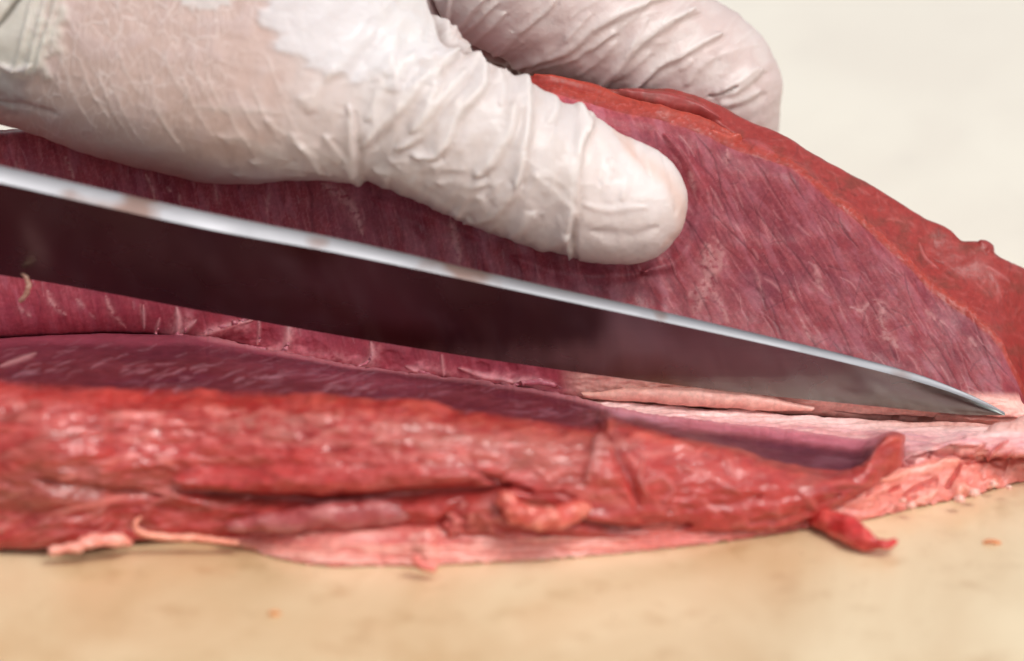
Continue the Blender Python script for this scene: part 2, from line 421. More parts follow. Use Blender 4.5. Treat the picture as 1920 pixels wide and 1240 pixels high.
# ------------------------------------------------------------------ the board and what it stands on
def board_mat():
    m, nt, b = new_mat('worn_cream_board'); L = nt.links.new
    tc = nt.nodes.new('ShaderNodeTexCoord')
    mp = N_(nt, 'ShaderNodeMapping'); mp.inputs['Scale'].default_value = (1, .55, 1); L(tc.outputs['Object'], mp.inputs['Vector'])
    n1 = N_(nt, 'ShaderNodeTexNoise', Scale=24.0, Detail=5.0, Roughness=.55, Distortion=.6); L(mp.outputs[0], n1.inputs['Vector'])
    c1 = nt.nodes.new('ShaderNodeValToRGB'); e = c1.color_ramp.elements
    e[0].position = .36; e[0].color = tuple(lin((207, 177, 134))) + (1,)
    e[1].position = .62; e[1].color = tuple(lin((229, 207, 168))) + (1,)
    L(n1.outputs[0], c1.inputs[0])
    mp2 = N_(nt, 'ShaderNodeMapping'); mp2.inputs['Scale'].default_value = (.6, .6, 1); L(tc.outputs['Object'], mp2.inputs['Vector'])
    n2 = N_(nt, 'ShaderNodeTexNoise', Scale=150.0, Detail=6.0, Roughness=.65); L(mp2.outputs[0], n2.inputs['Vector'])
    c2 = nt.nodes.new('ShaderNodeValToRGB'); e = c2.color_ramp.elements
    e[0].position = .27; e[0].color = (.72, .62, .5, 1); e[1].position = .46; e[1].color = (1, 1, 1, 1)
    L(n2.outputs[0], c2.inputs[0])
    mx = N_(nt, 'ShaderNodeMix', data_type='RGBA', blend_type='MULTIPLY'); mx.inputs[0].default_value = .8
    L(c1.outputs[0], mx.inputs[6]); L(c2.outputs[0], mx.inputs[7])
    n3 = N_(nt, 'ShaderNodeTexNoise', Scale=620.0, Detail=2.0); L(tc.outputs['Object'], n3.inputs['Vector'])
    c3 = nt.nodes.new('ShaderNodeValToRGB'); e = c3.color_ramp.elements
    e[0].position = .22; e[0].color = (.55, .42, .3, 1); e[1].position = .3; e[1].color = (1, 1, 1, 1)
    L(n3.outputs[0], c3.inputs[0])
    mx2 = N_(nt, 'ShaderNodeMix', data_type='RGBA', blend_type='MULTIPLY'); mx2.inputs[0].default_value = .8
    L(mx.outputs[2], mx2.inputs[6]); L(c3.outputs[0], mx2.inputs[7])
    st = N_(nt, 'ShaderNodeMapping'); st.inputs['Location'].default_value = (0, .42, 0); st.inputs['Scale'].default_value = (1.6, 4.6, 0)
    L(tc.outputs['Object'], st.inputs['Vector'])     # warm round the meat, paler beyond: far board's sky reflection painted as colour
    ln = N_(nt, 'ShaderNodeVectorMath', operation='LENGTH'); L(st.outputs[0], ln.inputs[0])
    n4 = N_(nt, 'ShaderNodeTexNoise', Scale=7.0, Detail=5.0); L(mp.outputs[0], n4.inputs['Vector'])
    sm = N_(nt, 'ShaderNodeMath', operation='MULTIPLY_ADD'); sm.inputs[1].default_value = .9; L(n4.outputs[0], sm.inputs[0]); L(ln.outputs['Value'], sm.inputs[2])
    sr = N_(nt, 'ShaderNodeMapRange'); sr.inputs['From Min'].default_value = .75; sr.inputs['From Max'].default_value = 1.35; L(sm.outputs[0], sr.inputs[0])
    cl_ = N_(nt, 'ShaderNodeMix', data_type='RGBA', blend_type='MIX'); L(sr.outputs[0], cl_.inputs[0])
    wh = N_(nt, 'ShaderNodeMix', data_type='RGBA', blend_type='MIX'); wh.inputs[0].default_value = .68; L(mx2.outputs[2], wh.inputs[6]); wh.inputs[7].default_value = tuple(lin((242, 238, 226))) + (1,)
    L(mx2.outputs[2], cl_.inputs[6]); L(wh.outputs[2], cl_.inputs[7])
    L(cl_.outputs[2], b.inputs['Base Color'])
    b.inputs['Roughness'].default_value = .3
    b.inputs['Coat Weight'].default_value = 1; b.inputs['Coat Roughness'].default_value = .3
    bp = N_(nt, 'ShaderNodeBump', Strength=.25, Distance=.0005); L(n2.outputs[0], bp.inputs['Height']); L(bp.outputs[0], b.inputs['Normal'])
    return m
import bmesh
def box(name, x0, x1, y0, y1, z0, z1, mat, bev=0):
    bm = bmesh.new(); bmesh.ops.create_cube(bm, size=1)
    for vv in bm.verts:
        vv.co = ((x0 + x1) / 2 + vv.co.x * (x1 - x0), (y0 + y1) / 2 + vv.co.y * (y1 - y0), (z0 + z1) / 2 + vv.co.z * (z1 - z0))
    if bev: bmesh.ops.bevel(bm, geom=bm.edges[:], offset=bev, segments=3, affect='EDGES')
    me = bpy.data.meshes.new(name); bm.to_mesh(me); bm.free(); me.materials.append(mat)
    return link(bpy.data.objects.new(name, me))
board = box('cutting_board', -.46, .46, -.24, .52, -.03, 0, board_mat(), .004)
tag(board, 'large pale cream cutting board painted warmer round the meat, paler beyond', 'cutting board')
mt, ntt, bt = new_mat('grey_table_top'); bt.inputs['Base Color'].default_value = (.55, .54, .51, 1); bt.inputs['Roughness'].default_value = .5
nn = N_(ntt, 'ShaderNodeTexNoise', Scale=9.0, Detail=6.0); cc = ntt.nodes.new('ShaderNodeValToRGB')
cc.color_ramp.elements[0].color = (.42, .41, .39, 1); cc.color_ramp.elements[1].color = (.62, .61, .58, 1)
ntt.links.new(nn.outputs[0], cc.inputs[0]); ntt.links.new(cc.outputs[0], bt.inputs['Base Color'])
tag(box('table_top', -3, 3, -1.5, 4.5, -.06, -.031, mt), kind='structure')

# ------------------------------------------------------------------ the meat
meat = empty('meat_slab', (0, 0, 0))
tag(meat, 'raw red meat cut open like a book, its upper half pulled up by the gloved hand', 'meat')
STEP = 2.2
seam_v = [(-150, 640), (0, 630), (200, 620), (350, 626), (500, 655), (700, 692), (900, 714), (1050, 738), (1180, 750), (1300, 759), (1450, 768), (1600, 779), (1750, 786), (1920, 792), (2070, 804), (2330, 836)]
seam_y = [(-150, 8), (600, 8), (1060, 2), (1400, 3), (1700, 4), (1920, 6), (2070, 6), (2330, 0)]
r1_v = [(-150, 262), (0, 250), (60, 246), (200, 258), (500, 235), (800, 200), (950, 175), (1020, 172), (1101, 190), (1169, 210), (1237, 221), (1305, 244), (1389, 281), (1440, 297), (1483, 312), (1571, 386), (1619, 423), (1663, 463), (1707, 502), (1747, 545), (1800, 583), (1835, 606), (1876, 652), (1900, 705), (1925, 760), (1960, 783), (2070, 798), (2330, 830)]
s_v = [(-150, 255), (0, 243), (60, 240), (200, 250), (500, 220), (800, 175), (950, 150), (1000, 144), (1050, 146), (1100, 155), (1146, 168), (1180, 167), (1250, 166), (1300, 178), (1345, 195), (1400, 224), (1460, 250), (1532, 291), (1580, 317), (1636, 350), (1720, 400), (1781, 431), (1808, 452), (1835, 452), (1856, 461), (1868, 476), (1920, 503), (1990, 560), (2070, 640), (2200, 745), (2330, 826)]

def upper_flap():
    u = np.arange(-400, 2330, STEP)
    vs, ys = cubic(u, seam_v), cubic(u, seam_y)
    r1, s = cubic(u, r1_v), cubic(u, s_v) + 1.0
    yr = cubic(u, [(-150, 24), (1000, 26), (1400, 27), (1700, 21), (1850, 15), (1920, 11), (2070, 9), (2330, 1)])
    band = np.clip((r1 - s), 4, None)
    ysil = yr + 5 + band * .085
    left = 1 - sst(250, 700, u)
    lip = sst(1040, 1120, u)
    ctrl = [(vof(ys + 9, 1.0) + 0 * u, ys + 9), (vs + 10, ys + 6), (vs, ys),
            (vs + .10 * (r1 - vs), ys - 2.5 * left - 1.2 * lip),
            (vs + .35 * (r1 - vs), ys * .62 + yr * .38 - 5.5 * left - 2.0),
            (vs + .70 * (r1 - vs), ys * .3 + yr * .7 - 3.0 * left - 1.0),
            (r1, yr), (r1 * .55 + s * .45, yr * .45 + ysil * .55 - .6), (s, ysil),
            (s + 22, ysil + 6), (vof(ysil + 16, 1.0) * .5 + (s + 22) * .5, ysil + 14), (vof(ysil + 16, .6), ysil + 16)]
    U, V, Y = loft(u, ctrl, [4, 4, 26, 60, 84, 66, 26, 30, 10, 12, 8])
    P = W(U, V, Y); N = grid_normals(P)
    p = Paint(U, V, (148, 62, 74), 1.5)
    U_, V_ = p.u, p.v
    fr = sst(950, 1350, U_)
    # two grain systems: near-vertical bundles at left, slanting bundles at right
    aL, cL = rot(U_, V_, 76); aR, cR = rot(U_, V_, 57)
    wob = 5 * fbm(U_ / 160, V_ / 160, 2, 3)
    gL = fbm(aL / 170, (cL + wob) / 17, 4, 11); gR = fbm(aR / 190, (cR + wob * 1.6) / 21, 4, 12)
    g = gL * (1 - fr) + gR * fr
    f2 = fbm(aL / 60, cL / 5, 3, 21) * (1 - fr) + fbm(aR / 55, cR / 5, 3, 22) * fr
    big = fbm(U_ / 150, V_ / 110, 3, 31)
    face = sst(6, -10, V_ - np.interp(U_, *zip(*r1_v)) * 1.0) if False else (V_ > np.interp(U_, *zip(*r1_v))).astype(float)
    p.mix(.5 * sst(.05, .75, g) , (166, 86, 98))
    p.mix(.5 * sst(.0, -.75, g), (124, 46, 64))
    p.mix(.32 * sst(.1, .8, f2), (188, 108, 120)); p.mix(.30 * sst(-.1, -.8, f2), (116, 40, 56))
    sp = fbm(U_ / 6.5, V_ / 6.5, 2, 23); p.mix(.22 * sst(.2, .8, sp), (186, 116, 128)); p.mix(.2 * sst(-.2, -.8, sp), (112, 42, 58))
    p.mix(.35 * sst(.0, .7, big), (152, 54, 64)); p.mix(.4 * sst(.0, -.7, big), (136, 70, 90))
    pl = fbm(aR / 75, cR / 26, 4, 24) * fr + fbm(aL / 90, cL / 30, 4, 25) * (1 - fr)
    p.mix(.5 * sst(.1, .6, pl), (166, 92, 110)); p.mix(.4 * sst(-.1, -.7, pl), (116, 40, 58))
    # warmer red in the lower part near the seam
    hgt = (np.interp(U_, *zip(*seam_v)) - V_)
    p.mix(.55 * (1 - sst(20, 170, hgt)) * (1 - sst(1050, 1200, U_)), (156, 58, 76))
    p.h += .3 * big + (.09 * gL * (1 - fr) + .035 * gR * fr) + .006 * f2
    # dark cracks between bundles
    ck = ridged(aR / 120, (cR + wob) / 34, 2, 44) ; ckm = sst(.90, 1.02, ck) * fr * sst(-.1, .4, fbm(U_ / 90, V_ / 90, 2, 8))
    p.mix(.6 * ckm, (92, 34, 50)); p.h -= .05 * ckm
    ck = ridged(aL / 150, (cL + wob) / 44, 2, 45); ckm = sst(.88, 1.02, ck) * (1 - fr) * sst(-.2, .4, fbm(U_ / 90, V_ / 90, 2, 9))
    p.mix(.5 * ckm, (98, 34, 50)); p.h -= .12 * ckm
    # glistening ribs in the middle
    rm = sst(640, 760, U_) * (1 - sst(1230, 1330, U_)) * sst(380, 430, V_) * (1 - sst(640, 700, V_))
    rb = np.sin((cL + 14 * fbm(U_ / 60, V_ / 60, 2, 5)) / 11.5)
    p.h += .22 * rm * rb; p.mix(.28 * rm * sst(-.2, -1, rb), (104, 40, 58)); p.mix(.25 * rm * sst(.2, 1, rb), (170, 104, 122))
    # pale membrane flecks and sinews
    PK = (196, 140, 146)
    for pts, wd, a in (
        ([(45, 325), (50, 345)], 3, .6), ([(82, 325), (92, 345)], 3, .6), ([(122, 292), (131, 318), (138, 336)], 3.5, .9),
        ([(272, 326), (285, 350), (290, 375)], 3, .8), ([(312, 350), (322, 360)], 3, .6), ([(600, 345), (640, 370), (668, 405), (680, 440)], 8, .8),
        ([(635, 352), (660, 385), (676, 430)], 4, .7), ([(845, 405), (852, 440), (862, 500)], 7, .85),
        ([(400, 345), (412, 385)], 3, .5), ([(505, 350), (500, 400)], 4, .35), ([(335, 362), (340, 385)], 3, .5), ([(30, 300), (34, 330)], 3, .35),
        ([(1322, 455), (1332, 490), (1322, 540), (1300, 590)], 12, .75), ([(1345, 450), (1352, 490), (1330, 520)], 8, .7),
        ([(1318, 525), (1345, 560), (1368, 610)], 6, .6), ([(1330, 460), (1318, 500)], 9, .6), ([(1286, 560), (1312, 540)], 6, .5),
        ([(1290, 320), (1300, 360)], 5, .5), ([(1365, 280), (1362, 310)], 7, .55),
        ([(1527, 495), (1535, 530), (1545, 545)], 6, .55), ([(1592, 575), (1612, 582), (1628, 570), (1640, 562)], 3.5, .8),
        ([(1640, 562), (1655, 575), (1652, 600), (1662, 620)], 7, .75), ([(1650, 632), (1672, 640), (1682, 655)], 7, .8), ([(1655, 622), (1668, 640)], 6, .7),
        ([(1735, 580), (1755, 600)], 6, .6), ([(1762, 600), (1775, 612)], 5, .6), ([(1812, 630), (1830, 650)], 5, .5),
        ([(1480, 545), (1494, 570)], 3, .6), ([(1500, 600), (1520, 640)], 3, .5), ([(1415, 500), (1432, 560)], 4, .4), ([(1900, 640), (1915, 670)], 4, .4),
        ([(88, 545), (95, 565), (125, 590)], 4.5, .85), ([(142, 560), (160, 578)], 4, .75), ([(198, 555), (210, 585), (236, 615)], 4, .85),
        ([(30, 575), (60, 595)], 4, .6), ([(168, 585), (180, 598)], 3, .4), ([(262, 570), (270, 620)], 3, .6), ([(330, 585), (325, 620)], 4, .6)):
        p.stroke(pts, wd * 1.15, PK, a * .85, .04, brk=.6); p.stroke(pts, wd * 3.2, (176, 104, 112), a * .35, 0, brk=.5)
    mask = lambda cu, cv: np.interp(cu, *zip(*r1_v)) + 12 < cv < np.interp(cu, *zip(*seam_v)) - 20
    p.scatter(80, (1200, 250, 1910, 740), (18, 60), (1.6, 3.6), 58, (198, 132, 142), .5, .03, mask, 9, 3)
    p.scatter(70, (1200, 250, 1910, 740), (25, 90), (1.6, 3.4), 58, (96, 34, 50), .55, -.04, mask, 10, 4)
    p.scatter(90, (-50, 270, 1250, 640), (14, 50), (1.6, 3.2), 78, (184, 120, 132), .42, .1, mask, 8, 5)
    p.scatter(60, (-50, 270, 1250, 640), (40, 120), (2.2, 5), 77, (100, 34, 50), .5, -.18, mask, 7, 6)
    p.scatter(46, (1230, 260, 1910, 730), (50, 170), (1.5, 2.6), 60, (84, 28, 42), .65, -.08, mask, 7, 17)
    p.scatter(40, (1300, 280, 1900, 700), (14, 60), (1.5, 2.6), 110, (92, 36, 52), .45, -.03, mask, 40, 7)
    # flesh bulging round the pressing thumb
    for pts, wd, hh in (([(1205, 512), (1262, 492), (1300, 440), (1310, 375), (1290, 305), (1245, 255)], 20, .9), ([(960, 482), (1050, 512), (1130, 518), (1210, 512)], 18, .8), ([(700, 372), (800, 405), (900, 448)], 16, .6)):
        p.stroke(pts, wd, None, 1, hh)
    # the red outer band beyond the inner ridge
    r1u = np.interp(U_, *zip(*r1_v)) + 5 * fbm(U_ / 25, U_ * 0, 3, 61)
    row = np.repeat(np.arange(U.shape[0]), U.shape[1])
    bd = sst(5, -6, V_ - r1u); bd = np.where(row > sum([4, 4, 26, 60, 84, 66]) - 3, np.maximum(bd, 1), bd)
    bd = bd * sst(930, 1010, U_ + 0 * V_)
    bb = fbm(U_ / 60, V_ / 40, 4, 71)
    p.mix(bd, (182, 66, 56))
    p.mix(bd * .6 * sst(0, .8, bb), (168, 54, 44)); p.mix(bd * .7 * sst(.1, -.7, bb), (146, 72, 54))
    fine = fbm(U_ / 9, V_ / 9, 3, 72)
    p.mix(bd * .3 * sst(.1, .8, fine), (206, 104, 92))
    p.h += bd * (.13 * bb + .015 * fine)
    # bright orange rim along the ridge and grainy fat specks
    rim = np.exp(-((V_ - r1u + 8) / 9) ** 2) * sst(1000, 1060, U_)
    p.mix(.75 * rim, (204, 84, 62)); p.h += .35 * rim
    rs = rim * sst(.15, .6, fbm(U_ / 8, V_ / 6, 3, 75)); p.mix(.5 * rs, (214, 122, 112)); p.h += .10 * rs
    p.stroke([(1000, 150), (1050, 153), (1101, 165), (1146, 181), (1240, 206), (1330, 236), (1390, 266)], 9, (204, 80, 54), .9, 1.0)
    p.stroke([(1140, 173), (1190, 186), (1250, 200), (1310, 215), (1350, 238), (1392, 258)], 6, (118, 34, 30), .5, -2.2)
    p.stroke([(1160, 172), (1230, 178), (1290, 192), (1350, 225)], 8, (188, 84, 78), .6, .7)
    p.stroke([(1330, 250), (1372, 262), (1392, 262)], 5, (222, 106, 84), .8, .6)
    p.stroke([(1395, 262), (1420, 272), (1450, 290)], 11, (206, 104, 100), .7, .3)
    p.stroke([(1725, 455), (1735, 480), (1760, 505)], 3, (214, 128, 118), .8, .2); p.stroke([(1850, 500), (1895, 530)], 4, (214, 128, 118), .7, .2)
    p.stroke([(1836, 455), (1858, 462), (1850, 476)], 9, (176, 82, 76), .6, .6); p.stroke([(1862, 520), (1880, 560)], 3, (212, 122, 112), .6)
    bm_ = lambda cu, cv: np.interp(cu, *zip(*s_v)) + 10 < cv < np.interp(cu, *zip(*r1_v)) - 8
    p.scatter(60, (1400, 240, 1960, 700), (8, 40), (1.5, 3.5), 45, (208, 112, 100), .5, .08, bm_, 30, 8)
    p.scatter(30, (1400, 240, 1960, 700), (10, 30), (2, 5), 45, (124, 46, 38), .45, -.1, bm_, 40, 9)
    smb = sst(26, 4, hgt + 14 * fbm(U_ / 30, V_ / 14, 3, 81)) * sst(300, 380, U_) * (row < 200)
    p.mix(.75 * smb * sst(-.5, .4, fbm(U_ / 55, V_ / 30, 2, 82)), (206, 120, 136))
    for pts, wd, al in (([(331, 576), (336, 604), (332, 630)], 6, .8), ([(318, 632), (340, 622), (368, 600)], 7, .7), ([(345, 642), (400, 618), (440, 606), (474, 600)], 6, .7), ([(484, 594), (486, 620), (482, 648)], 4, .6),
        ([(541, 604), (541, 630), (528, 662)], 7, .75), ([(500, 652), (528, 660), (552, 664)], 6, .6), ([(697, 640), (699, 664), (676, 690)], 6, .7), ([(268, 572), (270, 616)], 3, .7), ([(300, 596), (290, 628)], 4, .5),
        ([(828, 664), (834, 706)], 4, .5), ([(860, 690), (905, 706), (960, 716)], 6, .5), ([(940, 720), (1000, 716), (1045, 726)], 9, .8), ([(760, 686), (790, 700)], 5, .5)):
        p.stroke(pts, wd, (214, 156, 164), al, .35)
    for pts, wd, al in (([(300, 640), (332, 616), (352, 596)], 16, .45), ([(350, 640), (400, 622), (460, 612)], 15, .45), ([(500, 664), (536, 648), (545, 620)], 16, .45), ([(560, 672), (620, 668), (676, 690)], 14, .4),
        ([(676, 694), (700, 676), (706, 650)], 14, .4), ([(760, 700), (800, 690), (850, 704)], 12, .4), ([(880, 716), (940, 712), (1010, 724)], 13, .5)):
        p.stroke(pts, wd, (208, 140, 150), al, .25, taper=False, brk=.5)
    for cu, cv, r in ((440, 640, 26), (500, 632, 20), (590, 655, 24), (735, 672, 22), (905, 690, 14), (960, 690, 12)):
        p.blob(cu, cv, r, r * .7, 20, (122, 34, 48), .35, -.25)
    p.c *= 1 + np.array([.32, .46, .34]) * ((1 - fr) * (1 - bd))[:, None]; p.c *= (1 - np.array([.20, .18, .27]) * (fr * (1 - bd))[:, None]); p.c *= (1 - np.array([.42, .52, .46]) * bd[:, None]); p.wet = .32 + .28 * bd + .25 * rm * (1 - bd)   # deep wine coloured muscle; left lightened against the hand's shadow, right darkened against sunlight
    # fat lip where the blade runs
    lipm = sst(1040, 1100, U_) * sst(58, 36, hgt)
    p.mix(lipm * (row < 200), (238, 184, 172)); p.mix(.35 * lipm * sst(-.2, .6, fbm(U_ / 40, V_ / 9, 3, 83)) * (row < 200), (206, 128, 124))
    p.stroke([(1470, 766), (1486, 758), (1500, 762), (1516, 770)], 3.5, (110, 42, 40), .85, -.5); p.stroke([(1560, 772), (1640, 781), (1690, 784), (1750, 786), (1757, 778)], 2.5, (96, 40, 38), .8, -.5); p.stroke([(1757, 778), (1810, 781), (1880, 783), (1930, 790)], 3, (110, 44, 42), .7, -.5)
    p.h += .2 * fbm(U_ / 30, V_ / 10, 3, 84) * lipm
    dead = 1 - sst(0, 3, row) * (1 - sst(U.shape[0] - 22, U.shape[0] - 14, row))
    P2 = P + N * (p.h * (1 - dead)).reshape(U.shape)[..., None]
    return P2, N, p, U, V
def orient(N, P):                                    # sign of the normal that faces the camera
    v = np.array([0, CY, CZ]) - P
    return np.sign(np.median((N * v).sum(-1)))
def build_grid(fn, name, mat, parent, sgn=1):
    P, N, p, U, V = fn()
    o = raw_mesh(name, P, grid_faces(*U.shape) if sgn > 0 else grid_faces(*U.shape)[:, ::-1], mat, parent, p.c, (p.u, p.v), {'wet': getattr(p, 'wet', np.ones(p.u.size))})
    return o
def fixn(P):                                         # normals turned to the camera side
    N = grid_normals(P); return N * orient(N, P)
_gn = grid_normals
def grid_normals(P):
    n = _gn(P); return n * orient(n, P)
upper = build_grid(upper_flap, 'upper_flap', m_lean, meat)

lb_v = [(-150, 1026), (0, 1030), (90, 1034), (180, 1026), (260, 1010), (400, 1004), (520, 1016), (640, 1024), (900, 1028), (1100, 1022), (1300, 1004), (1450, 990), (1510, 978), (1560, 956), (1605, 926), (1633, 904), (1655, 878), (1677, 858), (1691, 840), (1697, 824)]
ridge_v = [(-150, 716), (0, 722), (150, 733), (330, 738), (500, 743), (640, 749), (800, 765), (950, 786), (1050, 802), (1110, 806), (1128, 792), (1142, 784), (1162, 792), (1200, 803), (1260, 819), (1400, 852), (1480, 874), (1540, 884), (1592, 886), (1614, 877), (1628, 856), (1640, 840), (1652, 827), (1665, 818), (1680, 816), (1697, 822)]
back_v = [(-150, 645), (0, 636), (200, 628), (290, 628), (350, 627), (520, 659), (640, 682), (760, 699), (880, 712), (1000, 731), (1070, 744), (1180, 772), (1300, 786), (1450, 802), (1560, 818), (1620, 824), (1640, 820), (1655, 813), (1675, 810), (1697, 816)]
def lower_flap():
    u = np.r_[np.arange(-400, 1640, STEP), 1697 - 57 * np.linspace(1, 0, 44) ** 1.6]
    vb, rv, bv = cubic(u, lb_v), cubic(u, ridge_v), cubic(u, back_v)
    zb = cubic(u, [(-150, .6), (250, 1.5), (1450, 2), (1560, 4), (1640, 8), (1697, 12)])
    yb = yof(vb, zb)
    rv = rv + 2.5 * fbm(u / 70, u * 0 + .3, 3, 14) * (1 - sst(1050, 1110, u))
    yr = yb + cubic(u, [(-150, 11), (900, 13), (1300, 12), (1560, 9), (1650, 3), (1697, 1)])
    bv = bv + 3 * fbm(u / 24, u * 0 + .5, 3, 12) * sst(300, 380, u) * (1 - sst(1500, 1600, u))
    yk = cubic(u, [(-150, 10), (280, 9), (340, 7), (600, 6.5), (880, 3.0), (1060, -1), (1450, -8), (1600, -13), (1660, -19), (1697, -21.5)])
    end = 1 - sst(1560, 1697, u)
    ctrl = [(vof(yb + 12, zb * .5), yb + 12), (vof(yb + 3, zb * .6), yb + 3), (vb, yb),
            (vb * .8 + rv * .2, yb - 1.2 * end), (vb * .45 + rv * .55, yb - 1.0 * end + .5), (vb * .14 + rv * .86, yb * .55 + yr * .45 - .8 * end),
            (rv, yr), (rv * .86 + bv * .14, yr * .8 + yk * .2), (rv * .4 + bv * .6, yr * .42 + yk * .58), (bv, yk),
            (bv + 12 * end + 3, yk + 5 * end + 1), (vof(yk + 9, 2.0), yk + 9)]
    U, V, Y = loft(u, ctrl, [4, 4, 28, 46, 44, 20, 10, 26, 24, 6, 5])
    P = W(U, V, Y); N = grid_normals(P)
    p = Paint(U, V, (162, 46, 42), 2.5)
    U_, V_ = p.u, p.v
    row = np.repeat(np.arange(U.shape[0]), U.shape[1]); nf = sum([4, 4, 28, 46, 44, 20])
    a, c = rot(U_, V_, 4 + 0 * 1)
    big = fbm(U_ / 170, V_ / 55, 4, 101); md = fbm(U_ / 70, V_ / 22, 4, 102); fn = fbm(U_ / 26, V_ / 8, 3, 103)
    p.mix(.6 * sst(.0, .8, big), (174, 56, 48)); p.mix(.6 * sst(.0, -.8, big), (150, 44, 42))
    p.mix(.5 * sst(.05, .8, md), (192, 80, 74)); p.mix(.5 * sst(.1, -.8, md), (146, 38, 36))
    p.mix(.25 * sst(.1, .8, fn), (204, 104, 96)); p.mix(.3 * sst(-.1, -.8, fn), (138, 30, 30))
    p.h += 1.0 * big + .16 * md + .03 * fn
    rvv = np.interp(U_, *zip(*ridge_v)); bvv = np.interp(U_, *zip(*lb_v)); fh = (V_ - rvv) / np.clip(bvv - rvv, 5, None)
    # pinkish-brown membrane along the shoulder
    sh = np.exp(-((fh - .22) / .14) ** 2) * sst(250, 500, U_) * (1 - sst(1150, 1300, U_))
    p.mix(.8 * sh * sst(-.3, .4, md + .5 * fn), (180, 108, 98)); p.h += .25 * sh * md
    p.mix(.3 * np.exp(-((fh - .20) / .1) ** 2) * (1 - sst(350, 500, U_)) * sst(-.1, .5, md), (204, 104, 100))
    br = fbm(U_ / 120, V_ / 40, 3, 104); p.mix(.45 * sst(.1, .6, br), (150, 78, 66)); p.mix(.35 * sst(-.1, -.6, br), (196, 92, 86))
    # brown area lower left
    p.blob(130, 915, 190, 45, -4, (140, 70, 58), .6)
    p.blob(1010, 850, 130, 40, 10, (168, 86, 76), .6)
    p.blob(1300, 930, 230, 60, 8, (176, 50, 44), .55)
    p.blob(430, 870, 240, 40, 2, (184, 52, 50), .45)
    # relief: the fold over the lower strip
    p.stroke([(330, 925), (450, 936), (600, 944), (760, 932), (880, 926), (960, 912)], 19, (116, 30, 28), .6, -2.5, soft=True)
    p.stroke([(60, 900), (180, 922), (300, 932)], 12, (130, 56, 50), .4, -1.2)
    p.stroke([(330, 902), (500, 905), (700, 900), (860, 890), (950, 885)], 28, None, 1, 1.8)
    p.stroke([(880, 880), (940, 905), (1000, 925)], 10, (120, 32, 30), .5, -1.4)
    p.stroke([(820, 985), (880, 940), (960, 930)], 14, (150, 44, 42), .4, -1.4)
    # dimples and folds to the right
    p.stroke([(1142, 800), (1160, 850), (1185, 910), (1196, 950)], 13, (132, 40, 40), .5, -1.0)
    p.stroke([(1128, 812), (1120, 850), (1098, 905)], 13, (176, 108, 104), .6, .9)
    p.stroke([(1210, 858), (1198, 900), (1215, 930)], 7, (204, 118, 112), .55, .9); p.stroke([(1200, 905), (1240, 895), (1262, 920), (1240, 940)], 8, (198, 110, 108), .6, .8)
    p.stroke([(1180, 812), (1250, 832), (1300, 850)], 10, (208, 84, 66), .6, .8)
    p.stroke([(1270, 870), (1340, 895), (1390, 925)], 12, (196, 104, 98), .5, .6); p.stroke([(1400, 980), (1500, 965), (1580, 930)], 16, (168, 62, 54), .4, -.8)
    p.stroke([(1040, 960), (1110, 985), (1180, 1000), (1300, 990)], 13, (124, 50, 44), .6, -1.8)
    p.stroke([(1250, 960), (1340, 948), (1430, 930)], 10, (150, 40, 36), .4, -.6)
    # pale smears
    PK = (206, 116, 108)
    for pts, wd, al in (([(190, 872), (225, 860), (260, 855)], 8, .7), ([(290, 853), (315, 865), (335, 885)], 9, .75), ([(285, 770), (300, 785), (270, 820), (230, 825)], 12, .7),
        ([(200, 770), (260, 778), (310, 775)], 12, .6), ([(380, 765), (430, 775)], 12, .75), ([(110, 898), (145, 890)], 8, .75), ([(385, 865), (430, 862)], 6, .6), ([(10, 755), (45, 762)], 10, .6),
        ([(610, 865), (640, 870)], 8, .65), ([(30, 790), (90, 780)], 12, .4), ([(100, 965), (200, 940), (300, 930)], 5, .6), ([(60, 975), (160, 955), (250, 930)], 4, .5), ([(250, 935), (320, 925), (400, 930)], 6, .55),
        ([(570, 775), (600, 790), (620, 775)], 12, .6), ([(700, 790), (740, 810), (700, 830)], 20, .5), ([(860, 850), (880, 870)], 10, .75), ([(760, 820), (850, 840), (960, 865)], 10, .55), ([(720, 845), (790, 875)], 5, .5),
        ([(1020, 860), (1050, 890)], 16, .35), ([(950, 760), (1000, 790)], 6, .3), ([(1060, 920), (1120, 930), (1180, 950)], 16, .5), ([(1260, 830), (1300, 850)], 9, .5),
        ([(1370, 985), (1400, 975)], 9, .35), ([(1440, 985), (1455, 1000)], 8, .45)):
        p.stroke(pts, wd, PK, al, .15)
    fm = lambda cu, cv: np.interp(cu, *zip(*ridge_v)) + 15 < cv < np.interp(cu, *zip(*lb_v)) - 10
    p.scatter(110, (-60, 740, 1000, 920), (14, 60), (3, 7), 2, (208, 112, 108), .5, .08, fm, 10, 11)
    p.scatter(60, (-60, 740, 1640, 1000), (30, 120), (4, 9), 3, (142, 32, 32), .45, -.2, fm, 8, 12)
    p.scatter(36, (1000, 800, 1640, 980), (14, 50), (4, 9), 30, (210, 112, 104), .45, .3, fm, 25, 13)
    p.scatter(40, (-60, 900, 420, 1010), (30, 90), (3, 5), -18, (196, 120, 112), .45, .3, fm, 6, 14)
    # orange lip just under the edge
    lip = np.exp(-((V_ - rvv - 9) / 13) ** 2) * (row <= nf + 3)
    p.mix(.5 * lip * sst(0, 600, U_) * sst(-.6, .4, md + fn), (176, 68, 50))
    p.mix(.3 * lip * (1 - sst(400, 700, U_)), (182, 44, 40))
    # the cut top surface
    top = sst(nf + 1, nf + 6, row + 1.5 * fbm(U_ / 30, V_ * 0, 2, 9) + 0 * U_) 
